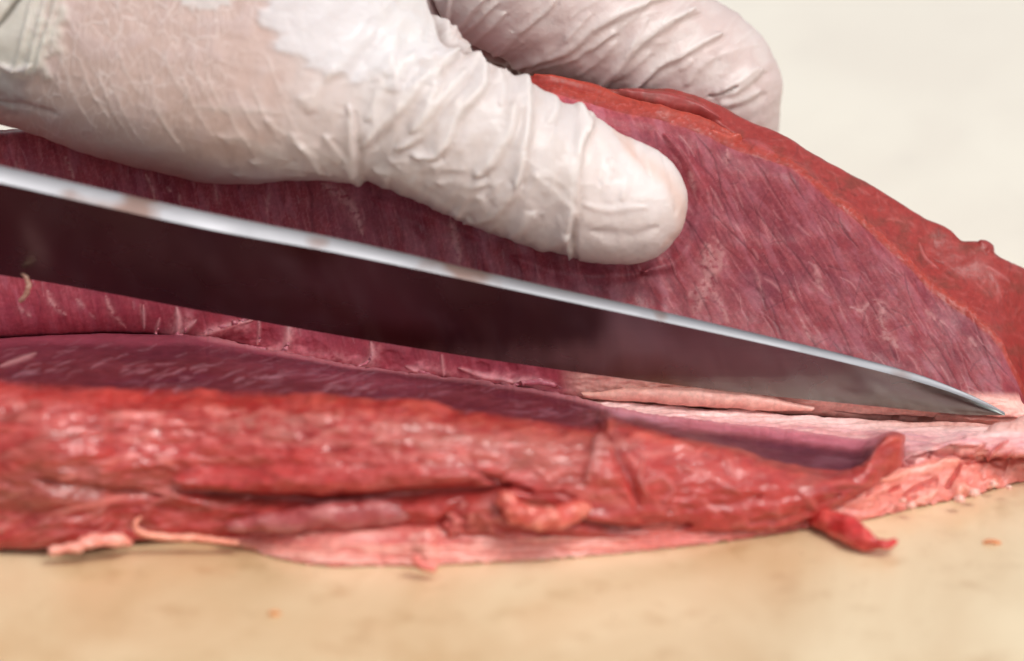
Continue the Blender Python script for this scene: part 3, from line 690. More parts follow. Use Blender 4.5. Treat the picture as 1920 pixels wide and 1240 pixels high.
    tb = fbm(U_ / 140, V_ / 26, 3, 111); a2, c2 = rot(U_, V_, -14 + 0); tf = fbm(a2 / 90, c2 / 6, 4, 112)
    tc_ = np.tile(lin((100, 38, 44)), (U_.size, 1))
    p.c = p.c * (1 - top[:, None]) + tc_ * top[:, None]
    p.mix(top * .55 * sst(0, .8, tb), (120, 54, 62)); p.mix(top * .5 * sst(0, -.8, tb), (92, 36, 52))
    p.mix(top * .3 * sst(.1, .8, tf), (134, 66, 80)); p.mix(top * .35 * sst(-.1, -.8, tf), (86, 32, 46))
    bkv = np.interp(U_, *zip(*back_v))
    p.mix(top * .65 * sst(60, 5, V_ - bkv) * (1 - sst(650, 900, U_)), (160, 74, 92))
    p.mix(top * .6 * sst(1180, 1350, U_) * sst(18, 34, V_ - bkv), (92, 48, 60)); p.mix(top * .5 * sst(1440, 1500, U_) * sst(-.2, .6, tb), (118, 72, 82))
    p.h = np.where(top > .5, .3 * tb + .02 * tf, p.h)
    pm = lambda cu, cv: np.interp(cu, *zip(*back_v)) + 8 < cv < np.interp(cu, *zip(*ridge_v)) - 6
    idx = np.where(row > nf)[0]
    keep = p.c.copy(), p.h.copy()
    p.scatter(110, (-60, 630, 700, 742), (18, 50), (1.1, 2.0), -17, (176, 122, 132), .6, .05, pm, 4, 15)
    p.scatter(60, (500, 680, 1300, 830), (18, 60), (1.5, 3.0), -8, (160, 106, 118), .5, .03, pm, 6, 16)
    p.stroke([(0, 690), (30, 678), (70, 662)], 6, (200, 140, 142), .8, .2)
    msk = (row <= nf); p.c[msk] = keep[0][msk]; p.h[msk] = keep[1][msk]
    # pink-white membrane at the far edge of the cut surface
    mb = sst(1020, 1120, U_) * top
    q = (V_ - bkv)
    p.mix(mb * sst(20, 3, q + 6 * fbm(U_ / 60, V_ * 0, 2, 5)) * sst(1080, 1200, U_), (206, 136, 152))
    p.mix(mb * .9 * sst(1190, 1330, U_) * sst(30, 8, q) * (1 - sst(1640, 1670, U_)), (184, 100, 112))
    p.mix(top * .7 * sst(9, 0, q) * sst(330, 420, U_), (206, 130, 138))
    # curled end
    e = sst(1634, 1690, U_ - 12 * (row <= nf) + 10 * md)
    p.wet = 1 - .72 * top * (1 - e)
    p.mix(e, (172, 54, 46)); p.mix(.5 * e * sst(0, .6, md), (206, 104, 90))
    nr = U.shape[0]
    dead = np.clip(1 - sst(0, 8, row) * (1 - sst(nr - 12, nr - 7, row)), 0, 1)
    kk = (1 - dead) * (1 - .8 * sst(1600, 1690, U_))
    return P + N * (p.h * kk).reshape(U.shape)[..., None], N, p, U, V
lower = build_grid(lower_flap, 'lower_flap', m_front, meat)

ff_v = [(-150, 1012), (200, 1010), (250, 1004), (300, 1012), (400, 1018), (460, 1028), (520, 1046), (580, 1057), (640, 1062), (720, 1060), (775, 1062), (800, 1068), (830, 1058), (900, 1055), (1000, 1050), (1100, 1042), (1300, 1022), (1420, 1006), (1500, 992), (1560, 984), (1620, 975), (1690, 958), (1760, 942), (1800, 934), (1870, 915), (1920, 902), (1990, 880), (2070, 868), (2200, 860), (2330, 850)]
def fat_layer():
    u = np.arange(-400, 2330, STEP)
    vf = cubic(u, ff_v) + 3.5 * fbm(u / 22, u * 0, 3, 7) * (1 + .6 * sst(1600, 1700, u))
    yf = yof(cubic(u, ff_v), .3)
    vs, ys = cubic(u, seam_v), cubic(u, seam_y)
    bk = cubic(u, back_v + [(1750, 800), (2070, 805), (2330, 840)]); 
    bky = cubic(u, [(-150, 10), (600, 9), (880, 4), (1060, -2), (1450, -8), (1600, -13), (1697, -14), (2070, -8)])
    rt = sst(1610, 1720, u)
    # height of the front lip of the layer
    zt = cubic(u, [(-150, 2.0), (250, 2.5), (900, 4.2), (1300, 4.0), (1500, 4), (1620, 5.5), (1750, 8.5), (1920, 10), (2070, 9), (2200, 6), (2330, 1)])
    y1 = yf + 1.0 + 3.0 * rt; y2 = yf + 2 + 7 * rt
    # middle
    zm = zt * (1 - rt) * .6 + (zt + .5) * rt; ym = yf * .6 + bky * .4 
    zk = np.where(u < 1060, 3, 0) ; 
    vis = sst(1000, 1100, u)
    vk = bk + 14; yk = bky - 2
    fall = sst(2330, 2050, u) * 1.0
    vk = vk * (1 - rt) + (vs + 8 + 47 * fall) * rt; yk = yk * (1 - rt) + yof(vs + 8 + 47 * fall, .6 + 7.4 * fall) * rt
    vk = vk + (1 - vis) * 60
    vt = vs + 6 + (1 - vis) * 60; yt = ys - 2.5
    ctrl = [(vof(yf + 2, .15), yf + 2), (vf, yf), (vof(y1, zt * .55), y1), (vof(y2, zt), y2), (vof(ym, zm), ym), (vk, yk),
            (vk * .4 + vt * .6, yk * .4 + yt * .6), (vt, yt), (vt + 10, yt + 4), (vof(yt + 40, .5), yt + 40)]
    U, V, Y = loft(u, ctrl, [3, 24, 30, 30, 34, 26, 26, 6, 8])
    P = W(U, V, Y); N = grid_normals(P)
    p = Paint(U, V, (220, 136, 124), 5)
    U_, V_ = p.u, p.v
    row = np.repeat(np.arange(U.shape[0]), U.shape[1])
    big = fbm(U_ / 110, V_ / 40, 3, 201); md = fbm(U_ / 36, V_ / 14, 4, 202); fn = fbm(U_ / 10, V_ / 7, 3, 203)
    right = sst(1500, 1640, U_)
    p.mix(.5 * sst(0, .8, md), (232, 168, 156)); p.mix(.5 * sst(0, -.8, md) * (.4 + .6 * right), (206, 96, 88))
    p.mix(.4 * sst(0, -.8, big) * right, (196, 88, 80)); p.mix(.4 * sst(0, .8, big), (226, 156, 140)); p.mix(.3 * sst(.1, .8, fn), (236, 180, 166))
    p.mix(right * .55, (208, 110, 94))
    p.mix(.75 * (1 - right) * sst(1032, 1006, V_ + 10 * big), (190, 74, 70)); ly = fbm(U_ / 160, V_ / 7, 3, 207); p.mix(.5 * (1 - right) * sst(.1, .6, ly), (238, 178, 162)); p.mix(.45 * (1 - right) * sst(-.1, -.6, ly), (198, 84, 76)); p.h += .35 * (1 - right) * ly
    p.h += .10 * md + .02 * fn + right * (.7 * big + .10 * md)
    topm = sst(880, 840, V_ - 0 * U_) * sst(1040, 1120, U_)
    top2 = sst(895, 860, V_ + 10 * big + np.interp(U_, [1600, 1700, 1900], [0, 10, 40])) * sst(1040, 1120, U_)
    p.mix(top2, (216, 152, 152)); p.mix(top2 * .45 * sst(0, .7, fbm(U_ / 80, V_ / 10, 3, 205)), (206, 148, 164)); p.mix(top2 * .4 * sst(.0, .7, fbm(U_ / 90, V_ / 7, 3, 206)), (228, 176, 166))
    p.h = p.h * (1 - .75 * top2) + top2 * .5 * fbm(U_ / 90, V_ / 9, 3, 208); p.mix(top2 * .4 * sst(.1, .7, fbm(U_ / 60, V_ / 6, 3, 209)), (240, 206, 200)); p.mix(top2 * .4 * sst(-.1, -.7, fbm(U_ / 70, V_ / 7, 3, 210)), (192, 110, 120))
    vsu = np.interp(U_, *zip(*seam_v)); q = V_ - vsu
    p.mix(sst(1060, 1130, U_) * sst(34, 14, q) * .9, (236, 196, 190))
    p.mix(sst(1560, 1700, U_) * sst(24, 8, q) * .7, (200, 140, 126)); p.mix(.4 * sst(1560, 1700, U_) * sst(24, 8, q) * sst(0, .5, fn), (170, 96, 86))
    # folds and cuts in the fat
    CR = (176, 52, 46)
    for pts, wd, hh in (([(1640, 893), (1660, 882), (1690, 870), (1720, 868)], 5, -1.6), ([(1742, 845), (1770, 852), (1810, 850), (1835, 838), (1845, 832)], 5, -1.4),
        ([(1845, 855), (1870, 840), (1890, 832)], 4, -1.0), ([(1805, 868), (1790, 895), (1775, 920)], 5, -1.3), ([(1690, 925), (1720, 910), (1760, 898)], 5, -.9),
        ([(1800, 870), (1850, 858), (1900, 850)], 4, -.7), ([(1660, 920), (1690, 905)], 4, -.7), ([(1742, 852), (1745, 862)], 4, -.8)):
        p.stroke(pts, wd, CR, .8, hh)
    for pts, wd, hh in (([(1750, 842), (1790, 845), (1825, 838), (1845, 828)], 7, .9), ([(1830, 852), (1850, 842)], 7, .8), ([(1650, 902), (1700, 885), (1750, 880), (1800, 866)], 10, .8),
        ([(1790, 935), (1800, 915), (1822, 925)], 10, 1.0), ([(1850, 915), (1870, 900)], 9, .8), ([(1700, 940), (1750, 925)], 8, .6)):
        p.stroke(pts, wd, (236, 166, 146), .6, hh)
    fmask = lambda cu, cv: cv < np.interp(cu, *zip(*ff_v)) - 8
    p.scatter(40, (1560, 850, 1960, 960), (14, 50), (2, 4), -25, CR, .5, -.5, fmask, 30, 21)
    p.scatter(40, (1560, 850, 1960, 960), (8, 30), (2, 5), -25, (238, 180, 164), .5, .4, fmask, 30, 22)
    p.scatter(40, (500, 1000, 1500, 1060), (40, 120), (3, 5), 0, (244, 190, 178), .6, .2, None, 4, 23)
    p.scatter(26, (500, 1000, 1500, 1055), (40, 120), (2.5, 5), 0, (204, 96, 88), .5, -.2, None, 4, 24)
    p.stroke([(250, 1000), (300, 1008), (400, 1012), (480, 1030)], 8, (232, 160, 136), .9, .6)
    p.mix(.8 * (1 - sst(200, 250, U_)), (150, 50, 46))
    p.mix(.5 * sst(1100, 1250, U_) * (1 - sst(1500, 1560, U_)) * (V_ > 980), (196, 88, 76))
    nr = U.shape[0]; dead = 1 - sst(2, 8, row) * (1 - sst(nr - 12, nr - 8, row))
    return P + N * (p.h * (1 - dead)).reshape(U.shape)[..., None], N, p, U, V
fat = build_grid(fat_layer, 'fat_layer', m_fat, meat)

# small solid pieces of the meat
def piece(name, pts, mat, parent, c1, c2, vox=1.0, lev=1, k=6, rough=.5, sc_=34, seed=0, flat=None, label=None):
    ch = chain(pts, k)
    lo = (ch[0] - ch[1][:, None]).min(0) - 2 * vox; hi = (ch[0] + ch[1][:, None]).max(0) + 2 * vox
    V, F, N = solid(lambda P: sd_chain(P, ch), lo, hi, vox, lev)
    u, v = proj(V)
    p = Paint(u, v, c1, 3, seed)
    g = fbm(u / sc_, v / sc_ * 1.4, 4, 300 + seed)
    p.mix(.8 * sst(-.3, .7, g), c2)
    V = V + N * (rough * g)[:, None]
    o = raw_mesh(name, V, F, mat, parent, p.c, (u, v), {'wet': np.ones(len(V))})
    if label: o['label'] = label
    return o
def onface(u, v, dy=0):                              # depth of the upper flap's cut face at a pixel
    vs, r1 = np.interp(u, *zip(*seam_v)), np.interp(u, *zip(*r1_v))
    f = (vs - v) / (vs - r1); ys = np.interp(u, *zip(*seam_y)); yr = np.interp(u, [-150, 1000, 1400, 1700, 1920], [24, 26, 27, 21, 11])
    return float(ys + (yr - ys) * max(0, f)) + dy
# salmon lump and loose muscle strip in the front
yb0 = lambda v: float(yof(v, 2.0))
piece('fat_lump', [(945, 938, 16, yb0(1028) - 2), (975, 965, 24, yb0(1028) - 4), (1020, 975, 22, yb0(1028) - 5), (1062, 965, 22, yb0(1028) - 3), (1090, 950, 16, yb0(1028) + 1)], m_fat, meat, (196, 78, 66), (226, 136, 118), .9, 1, seed=1, rough=.6, sc_=30, label='salmon pink lump of fat')
piece('muscle_strip', [(430, 985, 10, yb0(1022)), (520, 978, 20, yb0(1024)), (620, 968, 27, yb0(1026)), (720, 960, 26, yb0(1026) + 1), (785, 950, 15, yb0(1026) + 2), (815, 942, 8, yb0(1026) + 3)], m_front, meat, (158, 66, 66), (184, 112, 110), .9, 1, seed=2, rough=.45, sc_=55, label='glistening dusky strip of muscle')
piece('ragged_tissue', [(850, 985, 22, yb0(1026)), (890, 960, 26, yb0(1026) + 1), (930, 965, 20, yb0(1026)), (935, 1000, 16, yb0(1026))], m_front, meat, (170, 60, 56), (206, 120, 110), .9, 1, seed=3, rough=.9, sc_=20)
piece('fat_shred', [(98, 1034, 7, yb0(1036) - 2), (130, 1028, 10, yb0(1034) - 2), (175, 1014, 13, yb0(1030) - 2), (215, 1012, 11, yb0(1028) - 1), (245, 1020, 7, yb0(1026))], m_fat, meat, (228, 140, 124), (238, 170, 152), .8, 1, seed=4, rough=.5)
piece('fat_shred', [(262, 972, 4, yb0(1016) - 2), (254, 985, 5, yb0(1016) - 3), (268, 1000, 6, yb0(1016) - 3), (320, 1008, 6, yb0(1016) - 2), (380, 1010, 7, yb0(1016) - 2), (440, 1018, 6, yb0(1020) - 1)], m_fat, meat, (226, 140, 116), (236, 160, 136), .6, 1, seed=5, rough=.3)
piece('fat_shred', [(780, 1050, 10, yb0(1060) - 2), (795, 1062, 9, yb0(1062) - 2), (812, 1066, 7, yb0(1062) - 2)], m_fat, meat, (216, 110, 98), (230, 140, 124), .6, 1, seed=6, rough=.3)
yt = float(yof(985, 3))
piece('hanging_scrap', [(1515, 962, 16, yt + 8), (1552, 980, 22, yt + 3), (1588, 990, 25, yt - 1), (1612, 1008, 22, yt - 5), (1638, 1019, 16, yt - 7), (1660, 1022, 11, yt - 8), (1676, 1016, 7, yt - 7)], m_front, meat, (186, 44, 42), (212, 88, 80), .7, 1, seed=7, rough=.4, label='bright red scrap dangling onto the board')
ytip = -20.5
piece('curled_tip', [(1662, 850, 14, -23), (1672, 836, 20, -22), (1681, 826, 17, -21.5)], m_front, meat, (180, 58, 50), (198, 82, 70), .7, 1, seed=8, rough=.25)
for i, (pts) in enumerate([
    [(331, 578, 3, 6), (336, 600, 5, 6), (334, 622, 9, 5), (328, 642, 13, 3)], [(365, 592, 2, 5), (352, 612, 5, 4), (340, 632, 8, 3), (330, 644, 6, 2)],
    [(268, 572, 1.6, 5), (270, 600, 2.2, 5), (268, 622, 3, 4)], [(300, 600, 1.6, 5), (296, 618, 3, 4), (290, 630, 5, 3)],
    [(340, 642, 6, 0), (400, 618, 7, 0), (440, 606, 8, 1), (470, 600, 6, 3)], [(484, 596, 3, 5), (487, 620, 3, 4), (484, 645, 5, 3)],
    [(540, 608, 3, 6), (542, 632, 5, 5), (535, 655, 8, 3), (520, 668, 6, 2)], [(697, 640, 3, 6), (698, 660, 4, 5), (690, 678, 5, 4), (668, 690, 5, 2)],
    [(780, 694, 4, 2), (795, 700, 6, 1), (810, 704, 4, 0)], [(960, 722, 6, -1), (1010, 716, 10, -1), (1040, 724, 8, -1), (1060, 734, 4, -1)], [(900, 705, 3, 3), (915, 700, 6, 2), (930, 706, 3, 2)],
    [(828, 668, 2, 6), (832, 690, 3, 5), (830, 705, 4, 3)], [(420, 640, 5, 2), (450, 652, 10, 1), (500, 655, 8, 2)], [(620, 684, 4, 3), (700, 694, 5, 2), (760, 700, 4, 2)]]):
    piece('tendon', [(a, b, c * .55, d + 2.0) for a, b, c, d in pts], m_fat, meat, (184, 96, 112), (204, 130, 140), .7 if max(q[2] for q in pts) > 6 else .45, 1, 5, seed=20 + i, rough=.25, sc_=12)
# fat roll that runs beside the blade
piece('fat_roll', [(1060, 742, 2, 0), (1130, 741, 8, -.5), (1200, 740, 14, -.5), (1300, 745, 17, -.5), (1400, 753, 16, -.5), (1480, 762, 9, 0), (1540, 770, 3, .5)], m_fat, meat, (222, 158, 144), (234, 176, 160), .8, 1, 8, seed=40, rough=.2, sc_=40, label='smooth pale roll of fat under the blade')
for i, (u0, v0, r0) in enumerate([(1862, 908, 6), (1889, 914, 4), (1690, 938, 5), (1706, 948, 7), (1824, 924, 9), (1797, 936, 8)]):
    y0 = float(yof(v0, 2.5)) - 1 if v0 > 800 else 0
    piece('fat_crumb', [(u0 - 4, v0 + 1, r0 * .7, y0), (u0 + 3, v0, r0, y0 - .5), (u0 + 8, v0 + 2, r0 * .6, y0)], m_fat, meat, (232, 170, 156), (244, 200, 186), .4, 0, 3, seed=50 + i, rough=.2, sc_=6)

# ------------------------------------------------------------------ the knife
knife = empty('knife', (float(W(0, 430, -20)[0]) * MM, -.02, float(W(0, 430, -20)[2]) * MM))
tag(knife, 'steel kitchen knife with a dark reflecting blade, slicing between the two halves of meat', 'knife')
def make_knife():
    u = np.arange(-560, 1887, 4.0)
    e = cubic(u, [(-560, 424), (-200, 484), (0, 516), (91, 530), (400, 587), (640, 630), (900, 672), (1240, 719), (1400, 738), (1640, 762), (1760, 774), (1830, 779), (1887, 779)])
    sl_v = cubic(u, [(-560, 218), (-200, 298), (0, 343), (400, 432), (640, 476), (1000, 552), (1240, 603), (1450, 649), (1619, 689), (1720, 716), (1800, 742), (1850, 762), (1887, 778)])
    su_v = cubic(u, [(-560, 184), (-200, 266), (0, 311), (400, 401), (640, 449), (1000, 531), (1240, 584), (1450, 633), (1619, 674), (1720, 702), (1800, 732), (1850, 755), (1887, 776)])
    ye = np.interp(u, [-560, 0, 1887], [-14, -9, 1.0])
    h = (e - sl_v) / 9.6
    ys = ye - h * np.interp(u, [-560, 0, 600, 1200, 1500, 1780, 1887], [1.0, 1.05, 1.0, .75, .5, .05, 0])                               # the blade leans towards the camera
    A, B = W(u, e, ye), W(u, sl_v, ys)
    ax = np.gradient(B, axis=0); ax /= np.linalg.norm(ax, axis=1, keepdims=True)
    dn = A - B; dn /= np.linalg.norm(dn, axis=1, keepdims=True)
    nb = np.cross(ax, dn); nb /= np.linalg.norm(nb, axis=1, keepdims=True)
    nb *= np.sign(nb[:, 1:2] * 1.0)                  # away from the camera
    thk = np.interp(u, [-560, 0, 1000, 1600, 1887], [4.2, 4.0, 3.4, 2.0, .4])
    y_su = ys + thk * .75
    C = W(u, su_v, y_su); D = C + (A - C) * .985
    # front face with slight hollow and an edge bevel, rows from edge to spine
    t = np.r_[0, .02, np.linspace(.1, .96, 14), 1.0]
    rows = [A + (B - A) * q + nb * (-.25 * math.sin(math.pi * q)) for q in t]
    G = np.array(rows)
    back = np.array([C + (A - C) * q - 0 * nb for q in np.linspace(0, 1, 10)])
    o = raw_mesh('blade', np.concatenate([G, back + nb * .15 * np.sin(np.linspace(0, np.pi, 10))[:, None, None]]).reshape(-1, 3),
                 np.concatenate([grid_faces(len(t), len(u)), grid_faces(10, len(u)) + len(t) * len(u)]), m_blade, knife)
    q = np.linspace(0, 1, 7)[:, None, None]; up = np.cross(dn, ax); 
    bulge = -dn[None] * (np.sin(q * np.pi) ** .6) * .22
    S = B[None] + (C - B)[None] * q + bulge
    raw_mesh('spine', S.reshape(-1, 3), grid_faces(7, len(u)), m_spine, knife)
make_knife()
# stray shred of tissue hanging from the blade edge
shred = empty('tissue_shred', tuple(W(50, 540, -12) * MM))
tag(shred, 'tiny curled pale shred of tissue stuck on the lower edge of the knife blade', 'meat shred')
piece('shred_curl', [(38, 512, 2, -11), (48, 520, 4, -12), (54, 536, 5, -12.5), (48, 552, 5, -12), (38, 566, 3.5, -11)], m_fat, shred, (206, 150, 128), (224, 178, 158), .4, 1, 6, seed=61, rough=.15, sc_=10)
crumb = empty('meat_crumb', tuple(W(1856, 1016, float(yof(1016, .5))) * MM))
tag(crumb, 'tiny orange crumb of meat alone on the board at the right', 'meat crumb')
yc = float(yof(1016, .4))
piece('crumb_body', [(1843, 1017, 2.5, yc), (1856, 1015, 4, yc), (1869, 1017, 4, yc), (1877, 1020, 2, yc)], m_fat, crumb, (206, 120, 70), (222, 150, 100), .3, 1, 4, seed=62, rough=.1, sc_=6)

crumb = empty('meat_crumb', tuple(W(514, 1150, float(yof(1150, .5))) * MM))
tag(crumb, 'tiny blurred orange crumb on the board in front of the meat, below its middle', 'meat crumb')
yc = float(yof(1150, .4))
piece('crumb_body', [(505, 1151, 3, yc), (514, 1149, 5, yc), (523, 1151, 3.5, yc)], m_fat, crumb, (214, 140, 84), (224, 160, 110), .3, 1, 4, seed=64, rough=.1, sc_=6)

# ------------------------------------------------------------------ the gloved hand
person = empty('person', tuple(W(300, 150, 20) * MM))
tag(person, 'left hand of a person in a white latex glove, thumb pressing on the meat', 'person')
def make_hand():
    thumb = chain([(-420, -130, 250, 24), (-250, -80, 245, 22), (-100, -25, 232, 20), (100, 35, 218, 17), (250, 92, 214, 13), (400, 128, 214, 10), (520, 148, 192, 7), (640, 180, 160, 5),
                   (745, 208, 146, 4), (850, 245, 149, 4), (960, 300, 143, 4), (1060, 346, 131, 5), (1140, 374, 117, 5.5), (1174, 381, 110, 6)], 4)
    palm = chain([(-420, -230, 330, 34), (0, -160, 300, 30), (300, -80, 270, 24), (540, -20, 210, 16), (660, 60, 150, 12), (740, 130, 120, 10)], 4)
    idx = chain([(560, -240, 210, 44), (780, -150, 185, 50), (980, -45, 172, 54), (1120, 28, 158, 56), (1245, 100, 138, 57), (1338, 166, 127, 58), (1341, 260, 118, 59), (1335, 380, 108, 59), (1318, 480, 92, 58)], 4)
    mid = chain([(560, -260, 180, 66), (860, -120, 150, 74), (1060, 0, 125, 78), (1200, 130, 108, 79), (1208, 300, 98, 79), (1200, 440, 86, 78)], 4)
    ring = chain([(520, -240, 170, 88), (760, -100, 140, 96), (930, 40, 115, 99), (1010, 160, 100, 99), (1020, 320, 92, 98), (1010, 430, 80, 97)], 4)
    lit = chain([(480, -220, 150, 108), (660, -80, 120, 116), (790, 60, 98, 118), (830, 180, 86, 118), (830, 330, 74, 117)], 4)
    def sdf(P):
        a = smin(sd_chain(P, thumb), sd_chain(P, palm), 9.0)
        f = smin(sd_chain(P, idx), sd_chain(P, mid), 1.5); f = smin(f, sd_chain(P, ring), 1.5); f = smin(f, sd_chain(P, lit), 1.5)
        return smin(a, f, 3.0)
    V, F, N = solid(sdf, (-150, -32, 15), (62, 140, 120), 1.6, 2)
    u, v = proj(V)
    p = Paint(u, v, (222, 204, 196), 3.5, 5)
    U_, V_ = p.u, p.v
    dep = V[:, 1]
    isx = ((dep > 34) | ((U_ > 830) & (V_ < 60 + (U_ - 830) * .42))).astype(float)     # fingers behind
    mott = fbm(U_ / 60, V_ / 60, 4, 401); fine = fbm(U_ / 9, V_ / 9, 3, 402)
    # latex clings: skin shows through; shaded underside of the thumb's ball painted browner
    cl = (1 - sst(430, 640, U_ + .4 * (V_ - 150) + 60 * mott)) * (1 - isx)
    p.mix(.8 * cl, (206, 172, 158)); p.mix(.45 * cl * sst(0, .6, mott), (212, 186, 180)); p.mix(.4 * cl * sst(240, 330, V_), (196, 158, 142))
    p.mix(.25 * cl * sst(.2, .8, fine), (224, 200, 192))
    p.mix(.55 * isx * sst(-.5, .5, mott + .3), (208, 180, 172))
    thm = sst(620, 700, U_) * (1 - isx)
    p.mix(.6 * thm, (222, 211, 205)); p.mix(.35 * thm * sst(0, .6, mott), (210, 190, 178))
    # loose air-filled patches are whiter
    p.blob(650, 55, 175, 85, 22, (226, 218, 216), .85, .35, .12, .25); p.blob(385, -5, 48, 24, 0, (228, 216, 210), .9, .2, .1, .3)
    p.blob(790, 30, 60, 90, 20, (226, 218, 212), .6, 0)
    tip = sst(1072, 1084, U_ + 4 * fbm(V_ / 40, V_ * 0, 2, 3)) * (1 - isx)
    p.mix(.9 * tip, (232, 216, 208)); p.h += .6 * tip
    p.blob(1190, 345, 60, 60, 30, (240, 226, 220), .7, .1); p.stroke([(1160, 262), (1195, 300), (1260, 350), (1275, 420), (1240, 460)], 18, (226, 184, 164), .55, 0)
    p.stroke([(1145, 240), (1175, 265), (1190, 300)], 10, (228, 188, 170), .6, 0)
    for pts, wd, hh in (([(1098, 245), (1128, 295), (1124, 350)], 16, -.5), ([(1235, 425), (1180, 442), (1110, 432)], 14, -.4), ([(1238, 300), (1262, 350), (1262, 400)], 12, -.35), ([(1150, 250), (1195, 290), (1215, 330)], 9, -.3),
        ([(1090, 380), (1150, 395), (1210, 388)], 8, .3), ([(1140, 300), (1170, 345), (1165, 380)], 12, .4)):
        p.stroke(pts, wd, None, 1, hh)
    # cuff at the wrist
    p.blob(30, 60, 75, 110, 10, (226, 222, 208), .8, .6); p.blob(5, 170, 50, 40, 0, (176, 160, 158), .6)
    for x in (45, 70, 88): p.stroke([(x + 18, -10), (x, 60), (x - 22, 140)], 5, (232, 226, 214), .6, .8)
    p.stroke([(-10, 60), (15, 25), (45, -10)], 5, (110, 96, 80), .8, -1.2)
    p.stroke([(-5, 120), (30, 130), (60, 120)], 8, (222, 206, 202), .6, .6); p.stroke([(0, 190), (60, 200), (110, 215)], 8, (176, 146, 138), .5, -.5)
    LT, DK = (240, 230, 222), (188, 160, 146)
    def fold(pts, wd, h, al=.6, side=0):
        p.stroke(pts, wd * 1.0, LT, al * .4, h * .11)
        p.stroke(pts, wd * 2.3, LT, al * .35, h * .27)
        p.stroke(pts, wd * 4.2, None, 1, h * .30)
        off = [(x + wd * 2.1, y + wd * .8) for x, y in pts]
        p.stroke(off, wd * 1.6, DK, al * .3, -h * .3)  # darker stroke beside the ridge paints the fold's side shadow, with a dip
    # folds over the thumb
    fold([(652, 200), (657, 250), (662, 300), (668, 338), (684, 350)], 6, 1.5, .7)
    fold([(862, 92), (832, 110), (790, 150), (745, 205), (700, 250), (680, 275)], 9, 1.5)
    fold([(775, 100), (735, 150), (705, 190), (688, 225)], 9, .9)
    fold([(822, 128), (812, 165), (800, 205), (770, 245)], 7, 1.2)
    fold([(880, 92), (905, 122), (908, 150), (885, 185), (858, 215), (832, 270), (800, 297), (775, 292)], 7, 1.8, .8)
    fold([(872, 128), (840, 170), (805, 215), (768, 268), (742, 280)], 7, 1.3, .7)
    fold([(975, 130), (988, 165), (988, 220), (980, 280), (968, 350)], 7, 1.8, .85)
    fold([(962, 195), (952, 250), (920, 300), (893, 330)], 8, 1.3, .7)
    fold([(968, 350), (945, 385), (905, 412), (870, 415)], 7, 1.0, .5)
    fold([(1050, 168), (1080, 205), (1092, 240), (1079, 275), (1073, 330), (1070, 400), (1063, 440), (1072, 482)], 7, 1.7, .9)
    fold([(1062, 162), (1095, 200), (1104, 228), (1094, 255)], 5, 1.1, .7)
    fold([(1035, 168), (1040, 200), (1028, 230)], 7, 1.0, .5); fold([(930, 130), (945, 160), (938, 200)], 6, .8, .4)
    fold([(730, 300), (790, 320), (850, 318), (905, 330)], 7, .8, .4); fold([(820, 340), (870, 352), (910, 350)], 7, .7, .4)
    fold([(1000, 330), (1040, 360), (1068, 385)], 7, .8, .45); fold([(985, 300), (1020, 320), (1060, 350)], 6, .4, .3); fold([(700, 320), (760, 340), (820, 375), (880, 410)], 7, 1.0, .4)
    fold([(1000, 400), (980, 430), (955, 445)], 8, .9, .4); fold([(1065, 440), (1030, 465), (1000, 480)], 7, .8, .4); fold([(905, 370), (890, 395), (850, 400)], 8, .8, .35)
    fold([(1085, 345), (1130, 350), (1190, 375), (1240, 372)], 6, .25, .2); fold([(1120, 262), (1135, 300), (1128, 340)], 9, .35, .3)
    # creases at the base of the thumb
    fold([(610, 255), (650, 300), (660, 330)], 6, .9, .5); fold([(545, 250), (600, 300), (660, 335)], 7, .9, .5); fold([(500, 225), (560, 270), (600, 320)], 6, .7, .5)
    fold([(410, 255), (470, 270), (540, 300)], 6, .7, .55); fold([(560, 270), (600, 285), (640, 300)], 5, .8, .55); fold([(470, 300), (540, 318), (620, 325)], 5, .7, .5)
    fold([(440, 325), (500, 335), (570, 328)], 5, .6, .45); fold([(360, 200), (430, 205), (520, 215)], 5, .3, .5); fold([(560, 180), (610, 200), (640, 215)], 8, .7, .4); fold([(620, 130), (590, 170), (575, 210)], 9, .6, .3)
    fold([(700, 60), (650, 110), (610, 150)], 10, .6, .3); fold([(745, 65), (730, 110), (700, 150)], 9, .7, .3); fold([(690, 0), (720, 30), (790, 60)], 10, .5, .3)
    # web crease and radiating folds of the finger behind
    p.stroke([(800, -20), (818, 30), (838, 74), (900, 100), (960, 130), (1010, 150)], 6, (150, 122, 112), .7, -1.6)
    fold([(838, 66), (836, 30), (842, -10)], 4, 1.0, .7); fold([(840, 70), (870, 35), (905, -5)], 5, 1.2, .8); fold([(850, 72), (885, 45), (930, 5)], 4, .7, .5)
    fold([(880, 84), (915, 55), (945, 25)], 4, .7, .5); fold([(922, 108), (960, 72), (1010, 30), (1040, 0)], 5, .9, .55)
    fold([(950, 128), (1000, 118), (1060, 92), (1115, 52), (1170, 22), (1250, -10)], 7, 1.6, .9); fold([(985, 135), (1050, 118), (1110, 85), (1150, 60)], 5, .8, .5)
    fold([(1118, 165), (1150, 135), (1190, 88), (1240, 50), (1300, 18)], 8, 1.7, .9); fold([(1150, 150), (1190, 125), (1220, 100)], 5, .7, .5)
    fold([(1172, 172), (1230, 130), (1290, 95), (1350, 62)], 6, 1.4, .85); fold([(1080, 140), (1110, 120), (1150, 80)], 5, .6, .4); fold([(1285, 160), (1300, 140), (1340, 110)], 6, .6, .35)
    fold([(1335, 180), (1370, 170), (1405, 148), (1428, 130)], 6, 1.3, .8); fold([(1345, 196), (1385, 188), (1420, 170)], 7, 1.2, .8); fold([(1350, 168), (1385, 150), (1420, 128)], 4, .8, .6)
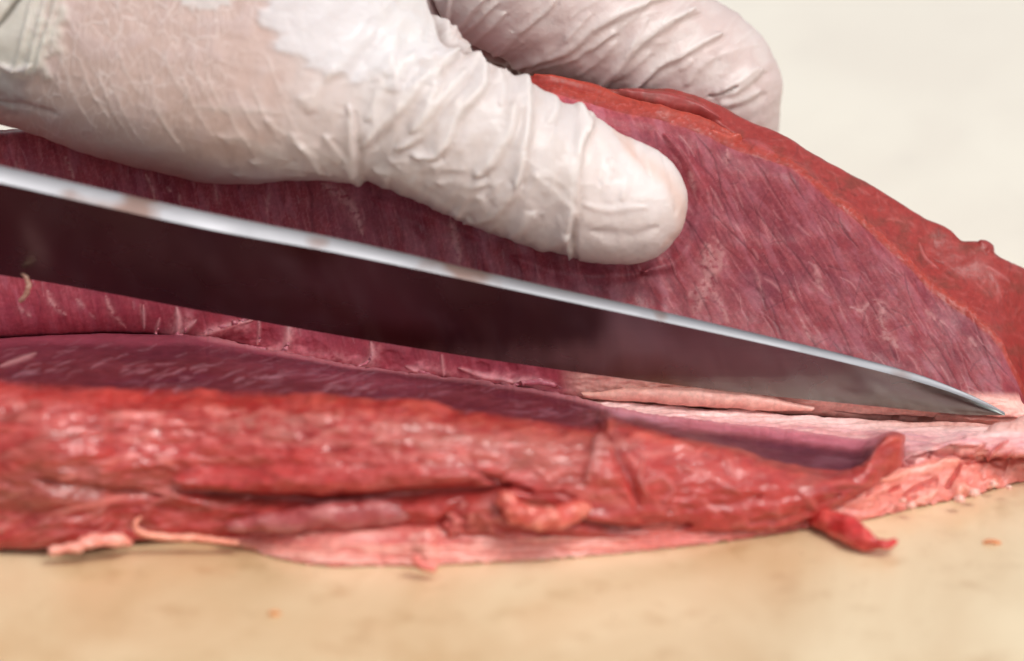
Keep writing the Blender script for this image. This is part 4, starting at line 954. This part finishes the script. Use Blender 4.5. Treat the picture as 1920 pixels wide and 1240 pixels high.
    p.stroke([(1325, 182), (1345, 178), (1380, 160)], 4, (120, 84, 66), .6, -.8)
    rr = random.Random(5)
    for _ in range(34):                              # fine crumples all over the thumb
        cu, cv = rr.uniform(680, 1060), rr.uniform(120, 440); l = rr.uniform(12, 34); d = R(rr.gauss(105, 28))
        fold([(cu - l*math.cos(d), cv - l*math.sin(d)), (cu + rr.uniform(-6, 6), cv), (cu + l*math.cos(d), cv + l*math.sin(d))], rr.uniform(4, 8), rr.uniform(.12, .35), .2)
    for _ in range(26):
        cu, cv = rr.uniform(880, 1400), rr.uniform(-10, 150); l = rr.uniform(15, 45); d = R(rr.gauss(-38, 10))
        fold([(cu - l*math.cos(d), cv - l*math.sin(d)), (cu, cv + rr.uniform(-4, 4)), (cu + l*math.cos(d), cv + l*math.sin(d))], rr.uniform(3, 5), rr.uniform(.15, .4), .3)
    for k in range(16):                              # long fine creases of the ball of the thumb
        x0 = 120 + k * 27 + rr.uniform(-8, 8); y0 = rr.uniform(90, 170); l = rr.uniform(70, 130)
        p.stroke([(x0, y0), (x0 + l * .22, y0 + l * .6), (x0 + l * .6, y0 + l * 1.2)], rr.uniform(2.2, 3.4), (232, 212, 202), .6, .15)
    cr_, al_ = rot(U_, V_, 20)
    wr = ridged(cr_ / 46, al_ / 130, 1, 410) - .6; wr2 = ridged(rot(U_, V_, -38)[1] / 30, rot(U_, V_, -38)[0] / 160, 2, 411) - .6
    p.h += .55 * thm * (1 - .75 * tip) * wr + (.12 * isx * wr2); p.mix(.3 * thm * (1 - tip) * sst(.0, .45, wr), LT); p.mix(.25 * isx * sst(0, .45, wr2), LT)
    p.h += .22 * mott + .015 * fine
    V = V + N * p.h[:, None]
    crackle = (1 - sst(380, 560, U_ + .3 * V_)) * (1 - sst(215, 290, V_)) * sst(20, 80, U_) * (1 - isx)
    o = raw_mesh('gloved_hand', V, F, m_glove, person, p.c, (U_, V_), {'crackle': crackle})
    return o
T0=time.time(); make_hand(); print("hand",time.time()-T0)
spk = empty('meat_speck', tuple(W(996, 66, 41) * MM))
tag(spk, 'tiny dark red speck of meat stuck on the glove between thumb and knuckle', 'meat speck')
piece('speck_body', [(990, 70, 2.5, 40.5), (996, 65, 3.5, 40), (1002, 64, 2.5, 40)], m_front, spk, (150, 60, 40), (170, 80, 50), .25, 1, 4, seed=63, rough=.05, sc_=6)
